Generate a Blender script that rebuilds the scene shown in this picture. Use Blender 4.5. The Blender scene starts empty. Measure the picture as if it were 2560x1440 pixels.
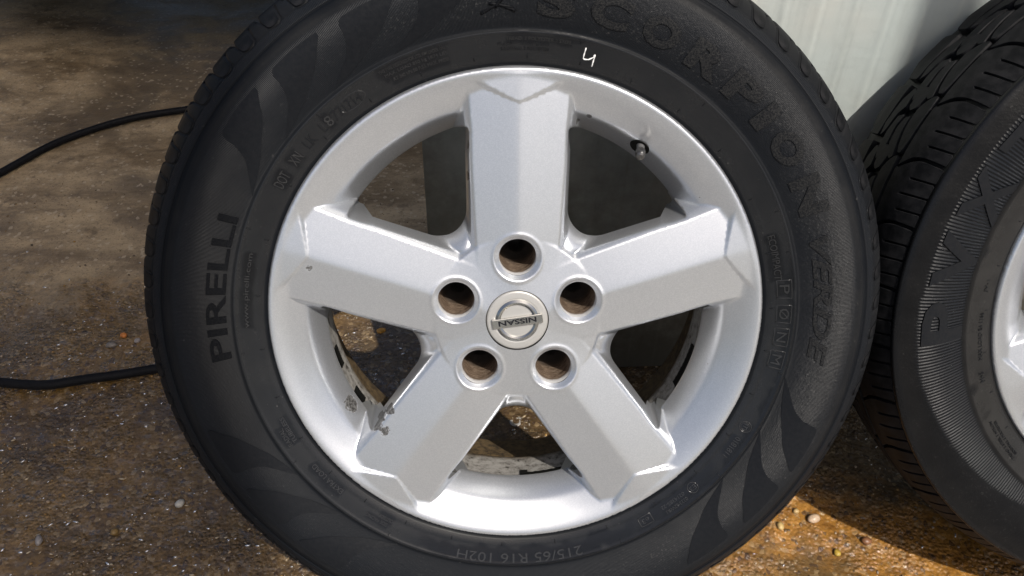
import bpy, bmesh, math, random
import numpy as np
from mathutils import Vector, Matrix, noise as mnoise
from mathutils.geometry import delaunay_2d_cdt
R = math.radians
rng = np.random.default_rng(7)
random.seed(7)
scene = bpy.context.scene
COL = scene.collection

# ------------------------------------------------------------------ camera
cam_d = bpy.data.cameras.new('camera')
cam = bpy.data.objects.new('camera', cam_d)
COL.objects.link(cam)
cam_d.sensor_width = 36.0
cam_d.lens = 36.0 * 2149.9 / 2560.0
cam_d.clip_start, cam_d.clip_end = 0.02, 400.0
CW = [[0.9997747, -0.0212266, 0.0], [0.0143095, 0.6739794, -0.7386115], [0.0156782, 0.7384451, 0.6741313]]
cam.matrix_world = Matrix.Translation((0, 0, 0.9007)) @ Matrix(CW).to_4x4()
scene.camera = cam

# ------------------------------------------------------------------ light
SUN_AZ, SUN_EL = R(30.0), R(55.5)          # azimuth to the right of straight behind the viewer
sdir = Vector((math.sin(SUN_AZ) * math.cos(SUN_EL), -math.cos(SUN_AZ) * math.cos(SUN_EL), math.sin(SUN_EL)))
sl = bpy.data.lights.new('sun', 'SUN')
sl.energy, sl.angle, sl.color = 4.7, R(0.5), (1.0, 0.94, 0.86)
so = bpy.data.objects.new('sun', sl)
COL.objects.link(so)
so.rotation_euler = sdir.to_track_quat('Z', 'Y').to_euler()
so.location = sdir * 20
world = bpy.data.worlds.new('World')
scene.world = world
world.use_nodes = True
wn = world.node_tree
sky = wn.nodes.new('ShaderNodeTexSky')
sky.sky_type = 'NISHITA'
sky.sun_disc = False
sky.air_density, sky.dust_density, sky.ozone_density = 1.0, 5.0, .8
sky.sun_elevation, sky.sun_rotation = SUN_EL, R(150.0)
bg = wn.nodes['Background']
bg.inputs['Strength'].default_value = 0.115
wn.links.new(sky.outputs[0], bg.inputs['Color'])
scene.view_settings.view_transform = 'Standard'
scene.view_settings.look = 'None'
scene.view_settings.gamma = 1.0
scene.view_settings.exposure = 0.0
scene.cycles.max_bounces = 8
scene.cycles.sample_clamp_indirect = 6.0

# ------------------------------------------------------------------ helpers
def link(o, parent=None):
    COL.objects.link(o)
    if parent is not None:
        o.parent = parent
    return o

def tag(o, label=None, cat=None, group=None, kind=None):
    for k, v in (('label', label), ('category', cat), ('group', group), ('kind', kind)):
        if v:
            o[k] = v
    return o

def mesh_np(name, V, F, mat=None, smooth=True, attrs=None):
    """V (n,3) metres, F list of int arrays (m,k)"""
    me = bpy.data.meshes.new(name)
    V = np.asarray(V, np.float32)
    if not isinstance(F, (list, tuple)):
        F = [F]
    F = [np.asarray(f, np.int32) for f in F if len(f)]
    nl = sum(f.size for f in F)
    npoly = sum(len(f) for f in F)
    me.vertices.add(len(V)); me.vertices.foreach_set('co', V.ravel())
    me.loops.add(nl); me.loops.foreach_set('vertex_index', np.concatenate([f.ravel() for f in F]))
    me.polygons.add(npoly)
    tot = np.concatenate([np.full(len(f), f.shape[1], np.int32) for f in F])
    st = np.concatenate([[0], np.cumsum(tot)[:-1]]).astype(np.int32)
    me.polygons.foreach_set('loop_start', st)
    me.polygons.foreach_set('use_smooth', np.full(npoly, smooth))
    if attrs:
        for k, a in attrs.items():
            if np.ndim(a) == 2:
                at = me.attributes.new(k, 'FLOAT_COLOR', 'POINT')
                at.data.foreach_set('color', np.asarray(a, np.float32).ravel())
            else:
                at = me.attributes.new(k, 'FLOAT', 'POINT')
                at.data.foreach_set('value', np.asarray(a, np.float32))
    me.update(calc_edges=True)
    me.validate()
    if mat:
        me.materials.append(mat)
    return me

def obj(name, me, parent=None):
    return link(bpy.data.objects.new(name, me), parent)

def empty(name, loc):
    e = bpy.data.objects.new(name, None)
    e.empty_display_size = 0.05
    e.location = loc
    return link(e)

def grid_faces(nu, nv, wrap_u=False):
    """vertices index = u*nv+v"""
    u = np.arange(nu if wrap_u else nu - 1)
    v = np.arange(nv - 1)
    U, Vv = np.meshgrid(u, v, indexing='ij')
    U2 = (U + 1) % nu
    return np.stack([U * nv + Vv, U2 * nv + Vv, U2 * nv + Vv + 1, U * nv + Vv + 1], -1).reshape(-1, 4)

def lathe(prof, segs, dr=None):
    """revolve (r,z) mm about z; returns V in mm, F"""
    P = np.asarray(prof, float)
    a = np.linspace(0, 2 * np.pi, segs, endpoint=False)
    Rr = np.repeat(P[None, :, 0], segs, 0)
    Z = np.repeat(P[None, :, 1], segs, 0)
    if dr is not None:
        Rr, Z = dr(a[:, None], Rr, Z)
    V = np.stack([Rr * np.cos(a)[:, None], Rr * np.sin(a)[:, None], Z], -1).reshape(-1, 3)
    return V, grid_faces(segs, len(P), True)[:, ::-1]

def dense(pts, step):
    """smooth (Catmull-Rom) resample of a profile"""
    P = np.asarray(pts, float)
    out = []
    for i in range(len(P) - 1):
        p0, p1, p2, p3 = P[max(i - 1, 0)], P[i], P[i + 1], P[min(i + 2, len(P) - 1)]
        n = max(1, int(np.hypot(*(p2 - p1)) / step))
        for k in range(n):
            t = k / n
            m1, m2 = (p2 - p0) * .5, (p3 - p1) * .5
            L = np.hypot(*(p2 - p1))
            for m in (m1, m2):
                l = np.hypot(*m)
                if l > L: m *= L / l
            out.append((2*t**3-3*t**2+1)*p1 + (t**3-2*t**2+t)*m1 + (-2*t**3+3*t**2)*p2 + (t**3-t**2)*m2)
    out.append(P[-1])
    return np.array(out)

def tube(path, rad, n=12, taper=None):
    P = np.asarray(path, float)
    T = np.gradient(P, axis=0)
    T /= np.linalg.norm(T, axis=1)[:, None]
    up = np.array([0, 0, 1.0])
    if abs(T[0] @ up) > .9: up = np.array([0, 1.0, 0])
    S = np.cross(T, up); S /= np.linalg.norm(S, axis=1)[:, None]
    B = np.cross(S, T)
    a = np.linspace(0, 2 * np.pi, n, endpoint=False)
    rr = np.full(len(P), rad) if taper is None else rad * np.asarray(taper)
    V = P[:, None] + rr[:, None, None] * (np.cos(a)[None, :, None] * S[:, None] + np.sin(a)[None, :, None] * B[:, None])
    F = []
    m = len(P)
    for i in range(m - 1):
        for j in range(n):
            F.append((i*n+j, i*n+(j+1) % n, (i+1)*n+(j+1) % n, (i+1)*n+j))
    V = V.reshape(-1, 3)
    V = np.concatenate([V, P[[0]], P[[-1]]])
    T3 = [(len(V)-2, (j+1) % n, j) for j in range(n)] + [(len(V)-1, (m-1)*n+j, (m-1)*n+(j+1) % n) for j in range(n)]
    return V, [np.array(F), np.array(T3)]

# ------------------------------------------------------------------ materials
def mat(name):
    m = bpy.data.materials.new(name)
    m.use_nodes = True
    nt = m.node_tree
    return m, nt, nt.nodes['Principled BSDF']

def nd(nt, typ, **kw):
    n = nt.nodes.new(typ)
    for k, v in kw.items():
        if k in n.inputs:
            n.inputs[k].default_value = v
        else:
            setattr(n, k, v)
    return n

def val(nt, x):
    return x
def mth(nt, op, a, b=None, c=None, clamp=False):
    n = nt.nodes.new('ShaderNodeMath'); n.operation = op; n.use_clamp = clamp
    for i, x in enumerate((a, b, c)):
        if x is None: continue
        if isinstance(x, (int, float)): n.inputs[i].default_value = x
        else: nt.links.new(x, n.inputs[i])
    return n.outputs[0]
def ramp(nt, x, a, b, lo=0.0, hi=1.0):
    n = nt.nodes.new('ShaderNodeMapRange'); n.interpolation_type = 'SMOOTHSTEP'
    nt.links.new(x, n.inputs[0])
    for i, v in enumerate((a, b, lo, hi)): n.inputs[i + 1].default_value = v
    return n.outputs[0]
def mixc(nt, f, a, b):
    n = nt.nodes.new('ShaderNodeMix'); n.data_type = 'RGBA'
    for s, x in (('Factor', f), ('A', a), ('B', b)):
        i = {'Factor': 0, 'A': 6, 'B': 7}[s]
        if isinstance(x, (int, float)): n.inputs[i].default_value = x
        elif isinstance(x, tuple): n.inputs[i].default_value = (*x, 1)
        else: nt.links.new(x, n.inputs[i])
    return n.outputs[2]
def mixf(nt, f, a, b):
    n = nt.nodes.new('ShaderNodeMix'); n.data_type = 'FLOAT'
    for i, x in ((0, f), (2, a), (3, b)):
        if isinstance(x, (int, float)): n.inputs[i].default_value = x
        else: nt.links.new(x, n.inputs[i])
    return n.outputs[0]
def coords(nt):
    return nt.nodes.new('ShaderNodeTexCoord').outputs['Object']
def noise(nt, co, scale, detail=4.0, rough=0.55, dist=0.0):
    n = nd(nt, 'ShaderNodeTexNoise', Scale=scale, Detail=detail, Roughness=rough, Distortion=dist)
    nt.links.new(co, n.inputs['Vector']); return n.outputs['Fac']
def voro(nt, co, scale, feature='F1', out='Distance'):
    n = nd(nt, 'ShaderNodeTexVoronoi', Scale=scale, feature=feature)
    nt.links.new(co, n.inputs['Vector']); return n.outputs[out]
def bump(nt, h, dist, strength=1.0, prev=None):
    n = nd(nt, 'ShaderNodeBump', Strength=strength, Distance=dist)
    nt.links.new(h, n.inputs['Height'])
    if prev is not None: nt.links.new(prev, n.inputs['Normal'])
    return n.outputs[0]
def attr(nt, name):
    n = nt.nodes.new('ShaderNodeAttribute'); n.attribute_name = name
    return n
def angle_r(nt, co):
    s = nt.nodes.new('ShaderNodeSeparateXYZ'); nt.links.new(co, s.inputs[0])
    th = mth(nt, 'ARCTAN2', s.outputs[1], s.outputs[0])
    r = mth(nt, 'SQRT', mth(nt, 'ADD', mth(nt, 'MULTIPLY', s.outputs[0], s.outputs[0]), mth(nt, 'MULTIPLY', s.outputs[1], s.outputs[1])))
    return th, r, s

def make_silver(name, chips=()):
    m, nt, b = mat(name)
    L = nt.links
    co = coords(nt)
    n1 = noise(nt, co, 9.0, 3)
    fl = voro(nt, co, 1500.0, out='Color')
    sep = nt.nodes.new('ShaderNodeSeparateColor'); L.new(fl, sep.inputs[0])
    base = mixc(nt, ramp(nt, n1, .35, .7), (.545, .565, .595), (.56, .58, .605))
    base = mixc(nt, mth(nt, 'MULTIPLY', ramp(nt, sep.outputs[0], .2, 1.0), .22), base, (.85, .86, .88))
    # small stone nicks and scratches spread over the paint
    spk = ramp(nt, noise(nt, co, 210.0, 2, .5), .76, .79)
    spk = mth(nt, 'MULTIPLY', spk, ramp(nt, noise(nt, co, 14.0, 2), .55, .62))
    mp = nt.nodes.new('ShaderNodeMapping'); L.new(co, mp.inputs[0])
    mp.inputs['Rotation'].default_value = (0, 0, .6); mp.inputs['Scale'].default_value = (1, 14, 1)
    scr = ramp(nt, noise(nt, mp.outputs[0], 46.0, 2, .5), .735, .75)
    scr = mth(nt, 'MULTIPLY', scr, ramp(nt, noise(nt, co, 21.0, 2), .56, .62))
    base = mixc(nt, mth(nt, 'MULTIPLY', scr, .5), base, (.8, .8, .8))
    mask = None
    nz = noise(nt, co, 85.0, 6, .62)
    nz2 = noise(nt, co, 420.0, 3, .6)
    for (x, y, z, rad) in chips:
        v = nt.nodes.new('ShaderNodeVectorMath'); v.operation = 'DISTANCE'
        L.new(co, v.inputs[0]); v.inputs[1].default_value = (x * .001, y * .001, z * .001)
        d = mth(nt, 'SUBTRACT', 1.0, mth(nt, 'DIVIDE', v.outputs['Value'], rad * .001))
        k = ramp(nt, mth(nt, 'ADD', d, mth(nt, 'MULTIPLY', mth(nt, 'SUBTRACT', nz, .5), 2.0)), .32, .42)
        k = mth(nt, 'MULTIPLY', k, ramp(nt, d, 0.0, .05))
        mask = k if mask is None else mth(nt, 'MAXIMUM', mask, k)
    hgt = mth(nt, 'MULTIPLY', sep.outputs[1], .16)
    if mask is not None:
        chipc = mixc(nt, ramp(nt, nz2, .42, .6), (.12, .12, .118), (.035, .034, .033))
        edge_ = mth(nt, 'MULTIPLY', mask, mth(nt, 'SUBTRACT', 1.0, ramp(nt, mask, .6, 1.0)))
        chipc = mixc(nt, mth(nt, 'MULTIPLY', edge_, 2.0, None, True), chipc, (.02, .02, .02))
        base = mixc(nt, mask, base, chipc)
        hgt = mth(nt, 'SUBTRACT', hgt, mth(nt, 'MULTIPLY', mask, mth(nt, 'ADD', 3.0, mth(nt, 'MULTIPLY', nz2, 3.0))))
    base = mixc(nt, mth(nt, 'MULTIPLY', spk, .8), base, (.12, .11, .10))
    L.new(base, b.inputs['Base Color'])
    b.inputs['Metallic'].default_value = .82
    if mask is not None:
        L.new(mixf(nt, mask, .82, .1), b.inputs['Metallic'])
    rgh = mixf(nt, ramp(nt, noise(nt, co, 6.0, 2), .3, .75), .285, .305)
    L.new(rgh, b.inputs['Roughness'])
    b.inputs['Coat Weight'].default_value = .22
    b.inputs['Coat Roughness'].default_value = .18
    L.new(bump(nt, hgt, .00005, .5), b.inputs['Normal'])
    return m

def make_rubber(name, base=(.0035, .0046, .0066), dust=(.019, .0190, .0195), ribs=1500, rib_depth=.0003, rough=.5):
    m, nt, b = mat(name)
    L = nt.links
    co = coords(nt)
    th, r, s = angle_r(nt, co)
    wet = attr(nt, 'wet').outputs['Fac']
    dust_sheen = attr(nt, 'dust_sheen').outputs['Fac']
    rib = attr(nt, 'rib').outputs['Fac']
    grain = attr(nt, 'grain').outputs['Fac']
    n1 = noise(nt, co, 26.0, 5, .6)
    n2 = noise(nt, co, 900.0, 2, .5)
    n3 = noise(nt, co, 210.0, 5, .68)
    df = mth(nt, 'MULTIPLY', dust_sheen, ramp(nt, n1, .25, .75, .45, 1.0))
    df = mth(nt, 'MULTIPLY', df, mth(nt, 'SUBTRACT', 1.0, wet))
    c = mixc(nt, mth(nt, 'MULTIPLY', rib, .8), base, (.0078, .0092, .0118))
    c = mixc(nt, df, c, dust)
    n4 = ramp(nt, noise(nt, co, 480.0, 3, .6), .58, .68)
    c = mixc(nt, mth(nt, 'MULTIPLY', mth(nt, 'MULTIPLY', n4, grain), mth(nt, 'MULTIPLY', ramp(nt, n1, .3, .7), .5)), c, (.085, .084, .082))
    spk = mth(nt, 'MULTIPLY', ramp(nt, n3, .66, .74), .35)
    c = mixc(nt, mth(nt, 'MULTIPLY', spk, mth(nt, 'SUBTRACT', 1.0, wet)), c, (.13, .125, .12))
    c = mixc(nt, mth(nt, 'MULTIPLY', wet, .85), c, (.005, .0055, .007))
    L.new(c, b.inputs['Base Color'])
    rg = mixf(nt, ramp(nt, n1, .3, .7), rough - .1, rough + .08)
    rg = mth(nt, 'SUBTRACT', rg, mth(nt, 'MULTIPLY', grain, .1))
    band = mth(nt, 'MULTIPLY', ramp(nt, r, .2475, .2465), ramp(nt, r, .222, .224))
    rg = mixf(nt, band, rg, .24)
    L.new(mixf(nt, wet, rg, .13), b.inputs['Roughness'])
    L.new(mixf(nt, wet, mth(nt, 'ADD', mixf(nt, rib, .06, .13), mth(nt, 'ADD', mth(nt, 'MULTIPLY', band, .34), mth(nt, 'MULTIPLY', grain, .08))), .4), b.inputs['Specular IOR Level'])
    w = mth(nt, 'SINE', mth(nt, 'MULTIPLY', th, float(ribs)))
    w = mth(nt, 'MULTIPLY', mth(nt, 'ADD', w, 1.0), .5)
    h = mth(nt, 'MULTIPLY', w, mth(nt, 'MULTIPLY', rib, rib_depth * 1000))
    g = mth(nt, 'MULTIPLY', mth(nt, 'MULTIPLY', n3, grain), 1.5)
    h = mth(nt, 'ADD', h, mth(nt, 'ADD', g, mth(nt, 'MULTIPLY', n2, .08)))
    L.new(bump(nt, h, .001, .8), b.inputs['Normal'])
    return m

M_SILVER = make_silver('silver_paint', chips=(
    (-128, -101, -14, 15), (-122, -108, -12, 12), (-118, -88, -10, 9), (-134, -97, -24, 12), (-158, -92, -30, 10),
    (-42, 155, -14, 6), (-42, 128, -16, 7), (52, 172, -26, 5), (106, 162, -24, 9), (118, 152, -28, 8), (100, 158, -30, 7), (140, 100, -12, 7),
    (62, 178, -18, 4), (-180, 50, -4, 6), (-60, -160, -30, 9), (58, -163, -34, 10), (45, -162, -34, 8), (-130, 1, -12, 6), (172, -6, -16, 5)))
M_SILVER2 = make_silver('silver_paint_second', chips=((-208, -66, -2, 6), (-190, -40, -6, 5)))
M_RUBBER = make_rubber('tyre_rubber')
M_RUBBER2 = make_rubber('tyre_rubber_second', base=(.0045, .0047, .0053), dust=(.030, .029, .028), ribs=565, rib_depth=.0011, rough=.42)

def simple(name, col, rough=.5, metal=0.0, nscale=60.0, var=.25, bumpd=0.0, col2=None, coat=0.0):
    m, nt, b = mat(name)
    co = coords(nt)
    n = noise(nt, co, nscale, 5, .6)
    c2 = col2 or tuple(x * (1 - var) for x in col)
    nt.links.new(mixc(nt, ramp(nt, n, .35, .68), col, c2), b.inputs['Base Color'])
    b.inputs['Metallic'].default_value = metal
    nt.links.new(mixf(nt, n, max(rough - .1, .03), min(rough + .1, 1)), b.inputs['Roughness'])
    b.inputs['Coat Weight'].default_value = coat
    if max(col) < .03: b.inputs['Specular IOR Level'].default_value = .06
    if bumpd:
        nt.links.new(bump(nt, n, bumpd, .7), b.inputs['Normal'])
    return m
M_TREAD = simple('tread_rubber', (.0065, .007, .008), .5, 0, 90, .3, .0006, (.017, .017, .0185))
M_LETTER = simple('letter_rubber', (.0045, .005, .0065), .42, 0, 700, .3, .0005, (.008, .0085, .0095))
M_LEAF = simple('leaf_rubber', (.0082, .0092, .0112), .4, 0, 300, .2, .0003, (.0105, .0113, .0132))
M_BIGLET = simple('big_letter_rubber', (.009, .0098, .0115), .42, 0, 700, .3, .0009, (.026, .026, .026))
M_SMOOTHRUB = simple('smooth_rubber', (.0105, .0115, .0135), .42, 0, 300, .2, .0002, (.0135, .014, .0155))
M_WETLET = simple('wet_rubber', (.022, .0225, .024), .2, 0, 300, .3, .0001)
M_CAP = simple('cap_plastic', (.41, .405, .39), .42, .4, 40, .06)
M_CHROME = simple('chrome', (.56, .55, .52), .2, 1.0, 120, .12)
M_INK = simple('dark_lettering', (.015, .015, .018), .4)
M_WETLET.node_tree.nodes['Principled BSDF'].inputs['Specular IOR Level'].default_value = .5
M_CHALK = simple('white_marker', (.85, .85, .84), .8, 0, 900, .15)
M_BLACK = simple('black_rubber', (.012, .012, .013), .38, 0, 200, .3, .0003)
M_WEIGHT = simple('black_adhesive', (.012, .012, .011), .6, 0, 300, .4, .0006)
M_BRASS = simple('stem_metal', (.16, .155, .15), .3, .9, 300, .3, .0002)
M_STEEL = simple('washer_steel', (.52, .50, .47), .4, .3, 400, .3)

def make_barrel():
    m, nt, b = mat('dirty_barrel')
    co = coords(nt)
    th, r, s = angle_r(nt, co)
    n1 = noise(nt, co, 34.0, 6, .68)
    n2 = noise(nt, co, 160.0, 5, .65)
    z = mth(nt, 'ADD', s.outputs[2], mth(nt, 'MULTIPLY', mth(nt, 'SUBTRACT', n1, .5), .035))
    g = mixc(nt, ramp(nt, n2, .4, .62), (.34, .33, .31), (.20, .19, .175))
    br = mixc(nt, ramp(nt, n2, .35, .65), (.15, .105, .055), (.055, .04, .025))
    c = mixc(nt, ramp(nt, z, -.088, -.072), br, g)
    c = mixc(nt, mth(nt, 'MULTIPLY', ramp(nt, n2, .60, .66), .9), c, (.03, .025, .02))
    nt.links.new(c, b.inputs['Base Color'])
    b.inputs['Metallic'].default_value = .2
    b.inputs['Roughness'].default_value = .5
    nt.links.new(bump(nt, n2, .001, .6), b.inputs['Normal'])
    return m
M_BARREL = make_barrel()

def make_bore():
    m, nt, b = mat('lug_bore_grime_and_shade')
    co = coords(nt)
    th, r, s = angle_r(nt, co)
    mp = nt.nodes.new('ShaderNodeMapping'); nt.links.new(co, mp.inputs[0]); mp.inputs['Scale'].default_value = (1, 1, 4)
    n1 = noise(nt, mp.outputs[0], 120.0, 6, .7)
    n2 = noise(nt, mp.outputs[0], 300.0, 4, .7)
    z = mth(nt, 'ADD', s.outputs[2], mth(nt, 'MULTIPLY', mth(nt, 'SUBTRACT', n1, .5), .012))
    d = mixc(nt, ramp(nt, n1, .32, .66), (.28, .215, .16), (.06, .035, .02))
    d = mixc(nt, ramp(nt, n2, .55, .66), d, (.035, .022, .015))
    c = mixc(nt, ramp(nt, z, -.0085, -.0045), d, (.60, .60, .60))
    c = mixc(nt, ramp(nt, z, -.046, -.034), (.02, .017, .015), c)  # deep end painted near black to stand for shade
    nt.links.new(c, b.inputs['Base Color'])
    b.inputs['Metallic'].default_value = .15
    b.inputs['Roughness'].default_value = .5
    nt.links.new(bump(nt, n2, .0008, .7), b.inputs['Normal'])
    return m
M_BORE = make_bore()

def make_ground():
    m, nt, b = mat('wet_concrete')
    L = nt.links
    co = coords(nt)
    s = nt.nodes.new('ShaderNodeSeparateXYZ'); L.new(co, s.inputs[0])
    big = noise(nt, co, 2.2, 5, .6, .4)
    mid = noise(nt, co, 9.0, 6, .62, .3)
    mp = nt.nodes.new('ShaderNodeMapping'); L.new(co, mp.inputs[0]); mp.inputs['Rotation'].default_value = (0, 0, .25); mp.inputs['Scale'].default_value = (1, 2.2, 1)
    streak = noise(nt, mp.outputs[0], 5.0, 9, .72, .25)
    fine = noise(nt, co, 70.0, 6, .7)
    finer = noise(nt, co, 260.0, 4, .65)
    ag = voro(nt, co, 190.0)
    agc = voro(nt, co, 190.0, out='Color')
    # far part: smoother worn concrete, near part: coarse wet grit
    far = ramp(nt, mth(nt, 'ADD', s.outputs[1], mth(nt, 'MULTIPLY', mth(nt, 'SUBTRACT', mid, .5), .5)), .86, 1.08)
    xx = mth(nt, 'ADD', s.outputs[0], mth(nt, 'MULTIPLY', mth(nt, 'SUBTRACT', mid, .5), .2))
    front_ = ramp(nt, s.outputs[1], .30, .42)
    back = ramp(nt, mth(nt, 'ADD', s.outputs[1], mth(nt, 'MULTIPLY', mth(nt, 'SUBTRACT', mid, .5), .14)), .585, .665, 1.0, .0)  # ochre kept to the sunlit patch; shade behind the tyres painted darker
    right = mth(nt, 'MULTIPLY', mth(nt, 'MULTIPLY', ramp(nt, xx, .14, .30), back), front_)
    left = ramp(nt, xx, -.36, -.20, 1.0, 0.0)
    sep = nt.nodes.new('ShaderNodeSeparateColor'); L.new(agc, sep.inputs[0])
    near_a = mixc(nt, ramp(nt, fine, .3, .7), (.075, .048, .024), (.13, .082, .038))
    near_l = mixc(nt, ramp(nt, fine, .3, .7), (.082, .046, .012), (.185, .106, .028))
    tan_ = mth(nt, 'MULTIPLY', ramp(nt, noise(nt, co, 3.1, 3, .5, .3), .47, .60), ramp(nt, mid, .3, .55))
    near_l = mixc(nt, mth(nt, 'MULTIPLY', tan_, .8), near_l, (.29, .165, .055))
    near_a = mixc(nt, left, near_a, near_l)  # left ground painted lighter to lift its shade
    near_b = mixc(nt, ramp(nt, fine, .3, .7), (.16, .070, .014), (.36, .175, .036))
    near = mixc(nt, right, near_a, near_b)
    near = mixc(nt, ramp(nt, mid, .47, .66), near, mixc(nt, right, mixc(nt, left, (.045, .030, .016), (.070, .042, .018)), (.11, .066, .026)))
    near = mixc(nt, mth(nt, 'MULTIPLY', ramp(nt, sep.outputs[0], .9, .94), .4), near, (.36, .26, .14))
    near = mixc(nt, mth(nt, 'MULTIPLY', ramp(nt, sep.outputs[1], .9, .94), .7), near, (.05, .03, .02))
    farc = mixc(nt, ramp(nt, streak, .34, .66), (.16, .110, .058), (.42, .31, .175))
    farc = mixc(nt, mth(nt, 'MULTIPLY', ramp(nt, big, .52, .62), .75), farc, (.085, .056, .028))
    farc = mixc(nt, mth(nt, 'MULTIPLY', ramp(nt, fine, .62, .72), .5), farc, (.13, .09, .05))
    near = mixc(nt, front_, mixc(nt, fine, (.23, .22, .205), (.34, .325, .30)), near)  # unseen foreground made paler to reflect more light onto the rim
    farc = mixc(nt, mth(nt, 'MULTIPLY', ramp(nt, finer, .52, .66), .45), farc, (.10, .068, .036))
    farc = mixc(nt, mth(nt, 'MULTIPLY', ramp(nt, sep.outputs[2], .93, .96), .6), farc, (.45, .36, .24))
    farc = mixc(nt, mth(nt, 'MULTIPLY', ramp(nt, noise(nt, co, 24.0, 6, .7), .56, .66), .55), farc, (.095, .064, .034))
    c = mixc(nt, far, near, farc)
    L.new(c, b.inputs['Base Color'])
    wetfar = ramp(nt, streak, .4, .62, .38, .7)
    wetnear = ramp(nt, fine, .38, .72, .06, .34)
    L.new(mixf(nt, far, wetnear, wetfar), b.inputs['Roughness'])
    b.inputs['Specular IOR Level'].default_value = .5
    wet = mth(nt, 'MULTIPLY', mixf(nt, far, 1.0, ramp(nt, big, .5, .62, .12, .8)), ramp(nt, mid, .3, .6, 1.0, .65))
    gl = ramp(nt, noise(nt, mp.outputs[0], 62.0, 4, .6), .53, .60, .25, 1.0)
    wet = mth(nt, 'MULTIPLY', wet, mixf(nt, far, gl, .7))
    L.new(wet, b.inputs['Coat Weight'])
    b.inputs['Coat Roughness'].default_value = .05
    b.inputs['Coat IOR'].default_value = 1.9
    cn = noise(nt, mp.outputs[0], 48.0, 3, .55)
    cn2 = noise(nt, mp.outputs[0], 170.0, 3, .6)
    L.new(bump(nt, mth(nt, 'ADD', cn, mth(nt, 'MULTIPLY', cn2, .45)), .0045, .9), b.inputs['Coat Normal'])
    agh = ramp(nt, ag, .0, .75, 1.0, 0.0)
    hn = mth(nt, 'ADD', mth(nt, 'MULTIPLY', agh, .8), mth(nt, 'ADD', mth(nt, 'MULTIPLY', fine, 1.5), mth(nt, 'MULTIPLY', finer, .75)))
    hf = mth(nt, 'ADD', mth(nt, 'MULTIPLY', fine, .55), mth(nt, 'MULTIPLY', finer, .25))
    slur = ramp(nt, noise(nt, co, 12.0, 4, .6), .42, .58, .35, 1.0)
    L.new(bump(nt, mixf(nt, far, mth(nt, 'MULTIPLY', hn, slur), hf), .0034, .8), b.inputs['Normal'])
    return m
M_GROUND = make_ground()

def make_stone():
    m, nt, b = mat('grit')
    a = attr(nt, 'tint')
    nt.links.new(a.outputs['Color'], b.inputs['Base Color'])
    nt.links.new(ramp(nt, a.outputs['Fac'], .42, .48, 0.0, .75), b.inputs['Metallic'])  # bright flecks turned metallic to imitate glints
    b.inputs['Roughness'].default_value = .12
    return m
M_GRIT_GLINT = make_stone()

def make_wall():
    m, nt, b = mat('white_wall_paint')
    L = nt.links
    co = coords(nt)
    n1 = noise(nt, co, 3.0, 5, .6)
    n2 = noise(nt, co, 120.0, 4, .6)
    s = nt.nodes.new('ShaderNodeSeparateXYZ'); L.new(co, s.inputs[0])
    mp = nt.nodes.new('ShaderNodeMapping'); L.new(co, mp.inputs[0]); mp.inputs['Scale'].default_value = (1, 1, .12)
    st = noise(nt, mp.outputs[0], 30.0, 4, .6)
    c = mixc(nt, ramp(nt, n1, .38, .66), (.45, .50, .485), (.565, .55, .495))
    c = mixc(nt, mth(nt, 'MULTIPLY', ramp(nt, st, .46, .70), .5), c, (.33, .36, .345))
    spk = mth(nt, 'MULTIPLY', ramp(nt, n2, .735, .77), ramp(nt, noise(nt, co, 18.0, 2), .5, .6))
    c = mixc(nt, mth(nt, 'MULTIPLY', spk, .8), c, (.10, .09, .08))
    # splashed dirt near the ground, spread upward to paint the wheel's shade
    low = ramp(nt, mth(nt, 'ADD', s.outputs[2], mth(nt, 'MULTIPLY', mth(nt, 'SUBTRACT', noise(nt, co, 26.0, 5, .7), .5), .40)), .0, .26, 1.0, 0.0)
    g2 = ramp(nt, mth(nt, 'ADD', s.outputs[2], mth(nt, 'MULTIPLY', mth(nt, 'SUBTRACT', noise(nt, co, 8.0, 6, .7), .5), .5)), .18, .46, 1.0, 0.0)
    c = mixc(nt, mth(nt, 'MULTIPLY', g2, .72), c, (.085, .078, .06))
    c = mixc(nt, mth(nt, 'MULTIPLY', low, .85), c, (.05, .045, .035))
    L.new(c, b.inputs['Base Color'])
    b.inputs['Roughness'].default_value = .55
    L.new(bump(nt, noise(nt, co, 45.0, 4), .0015, .5), b.inputs['Normal'])
    return m
M_WALL = make_wall()

# ------------------------------------------------------------------ ground
def axis(lo, hi, flo, fhi, fine, coarse):
    a = list(np.arange(flo, fhi + 1e-6, fine))
    x, st = flo, fine
    while x > lo:
        st = min(st * 1.5, coarse); x -= st; a.insert(0, x)
    x, st = a[-1], fine
    while x < hi:
        st = min(st * 1.5, coarse); x += st; a.append(x)
    return np.array(a)
gx = axis(-30, 30, -1.35, 0.75, .0065, 6)
gy = axis(-30, 30, .42, 1.3, .0065, 6)
GX, GY = np.meshgrid(gx, gy, indexing='ij')
def fbm(x, y, seed, n=14, fmin=20, fmax=160):
    r = np.random.default_rng(seed)
    z = np.zeros_like(x)
    for i in range(n):
        f = fmin * (fmax / fmin) ** (i / (n - 1)); a = r.uniform(0, 2 * np.pi)
        z += np.sin((x * np.cos(a) + y * np.sin(a)) * f + r.uniform(0, 6.28) + 1.7 * np.sin(x * f * .31 + i) + 1.3 * np.cos(y * f * .27 - i)) / (1 + i * .25)
    return z
def ground_h(x, y):
    w = 1 / (1 + np.exp((y - 1.0) * 14))
    inside = (np.abs(x) < 1.6) & (y > .2) & (y < 2.0)
    return np.where(inside, (.00035 + .0009 * w) * fbm(x, y, 3) - .002, -.002)
GZ = ground_h(GX, GY)
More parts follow.
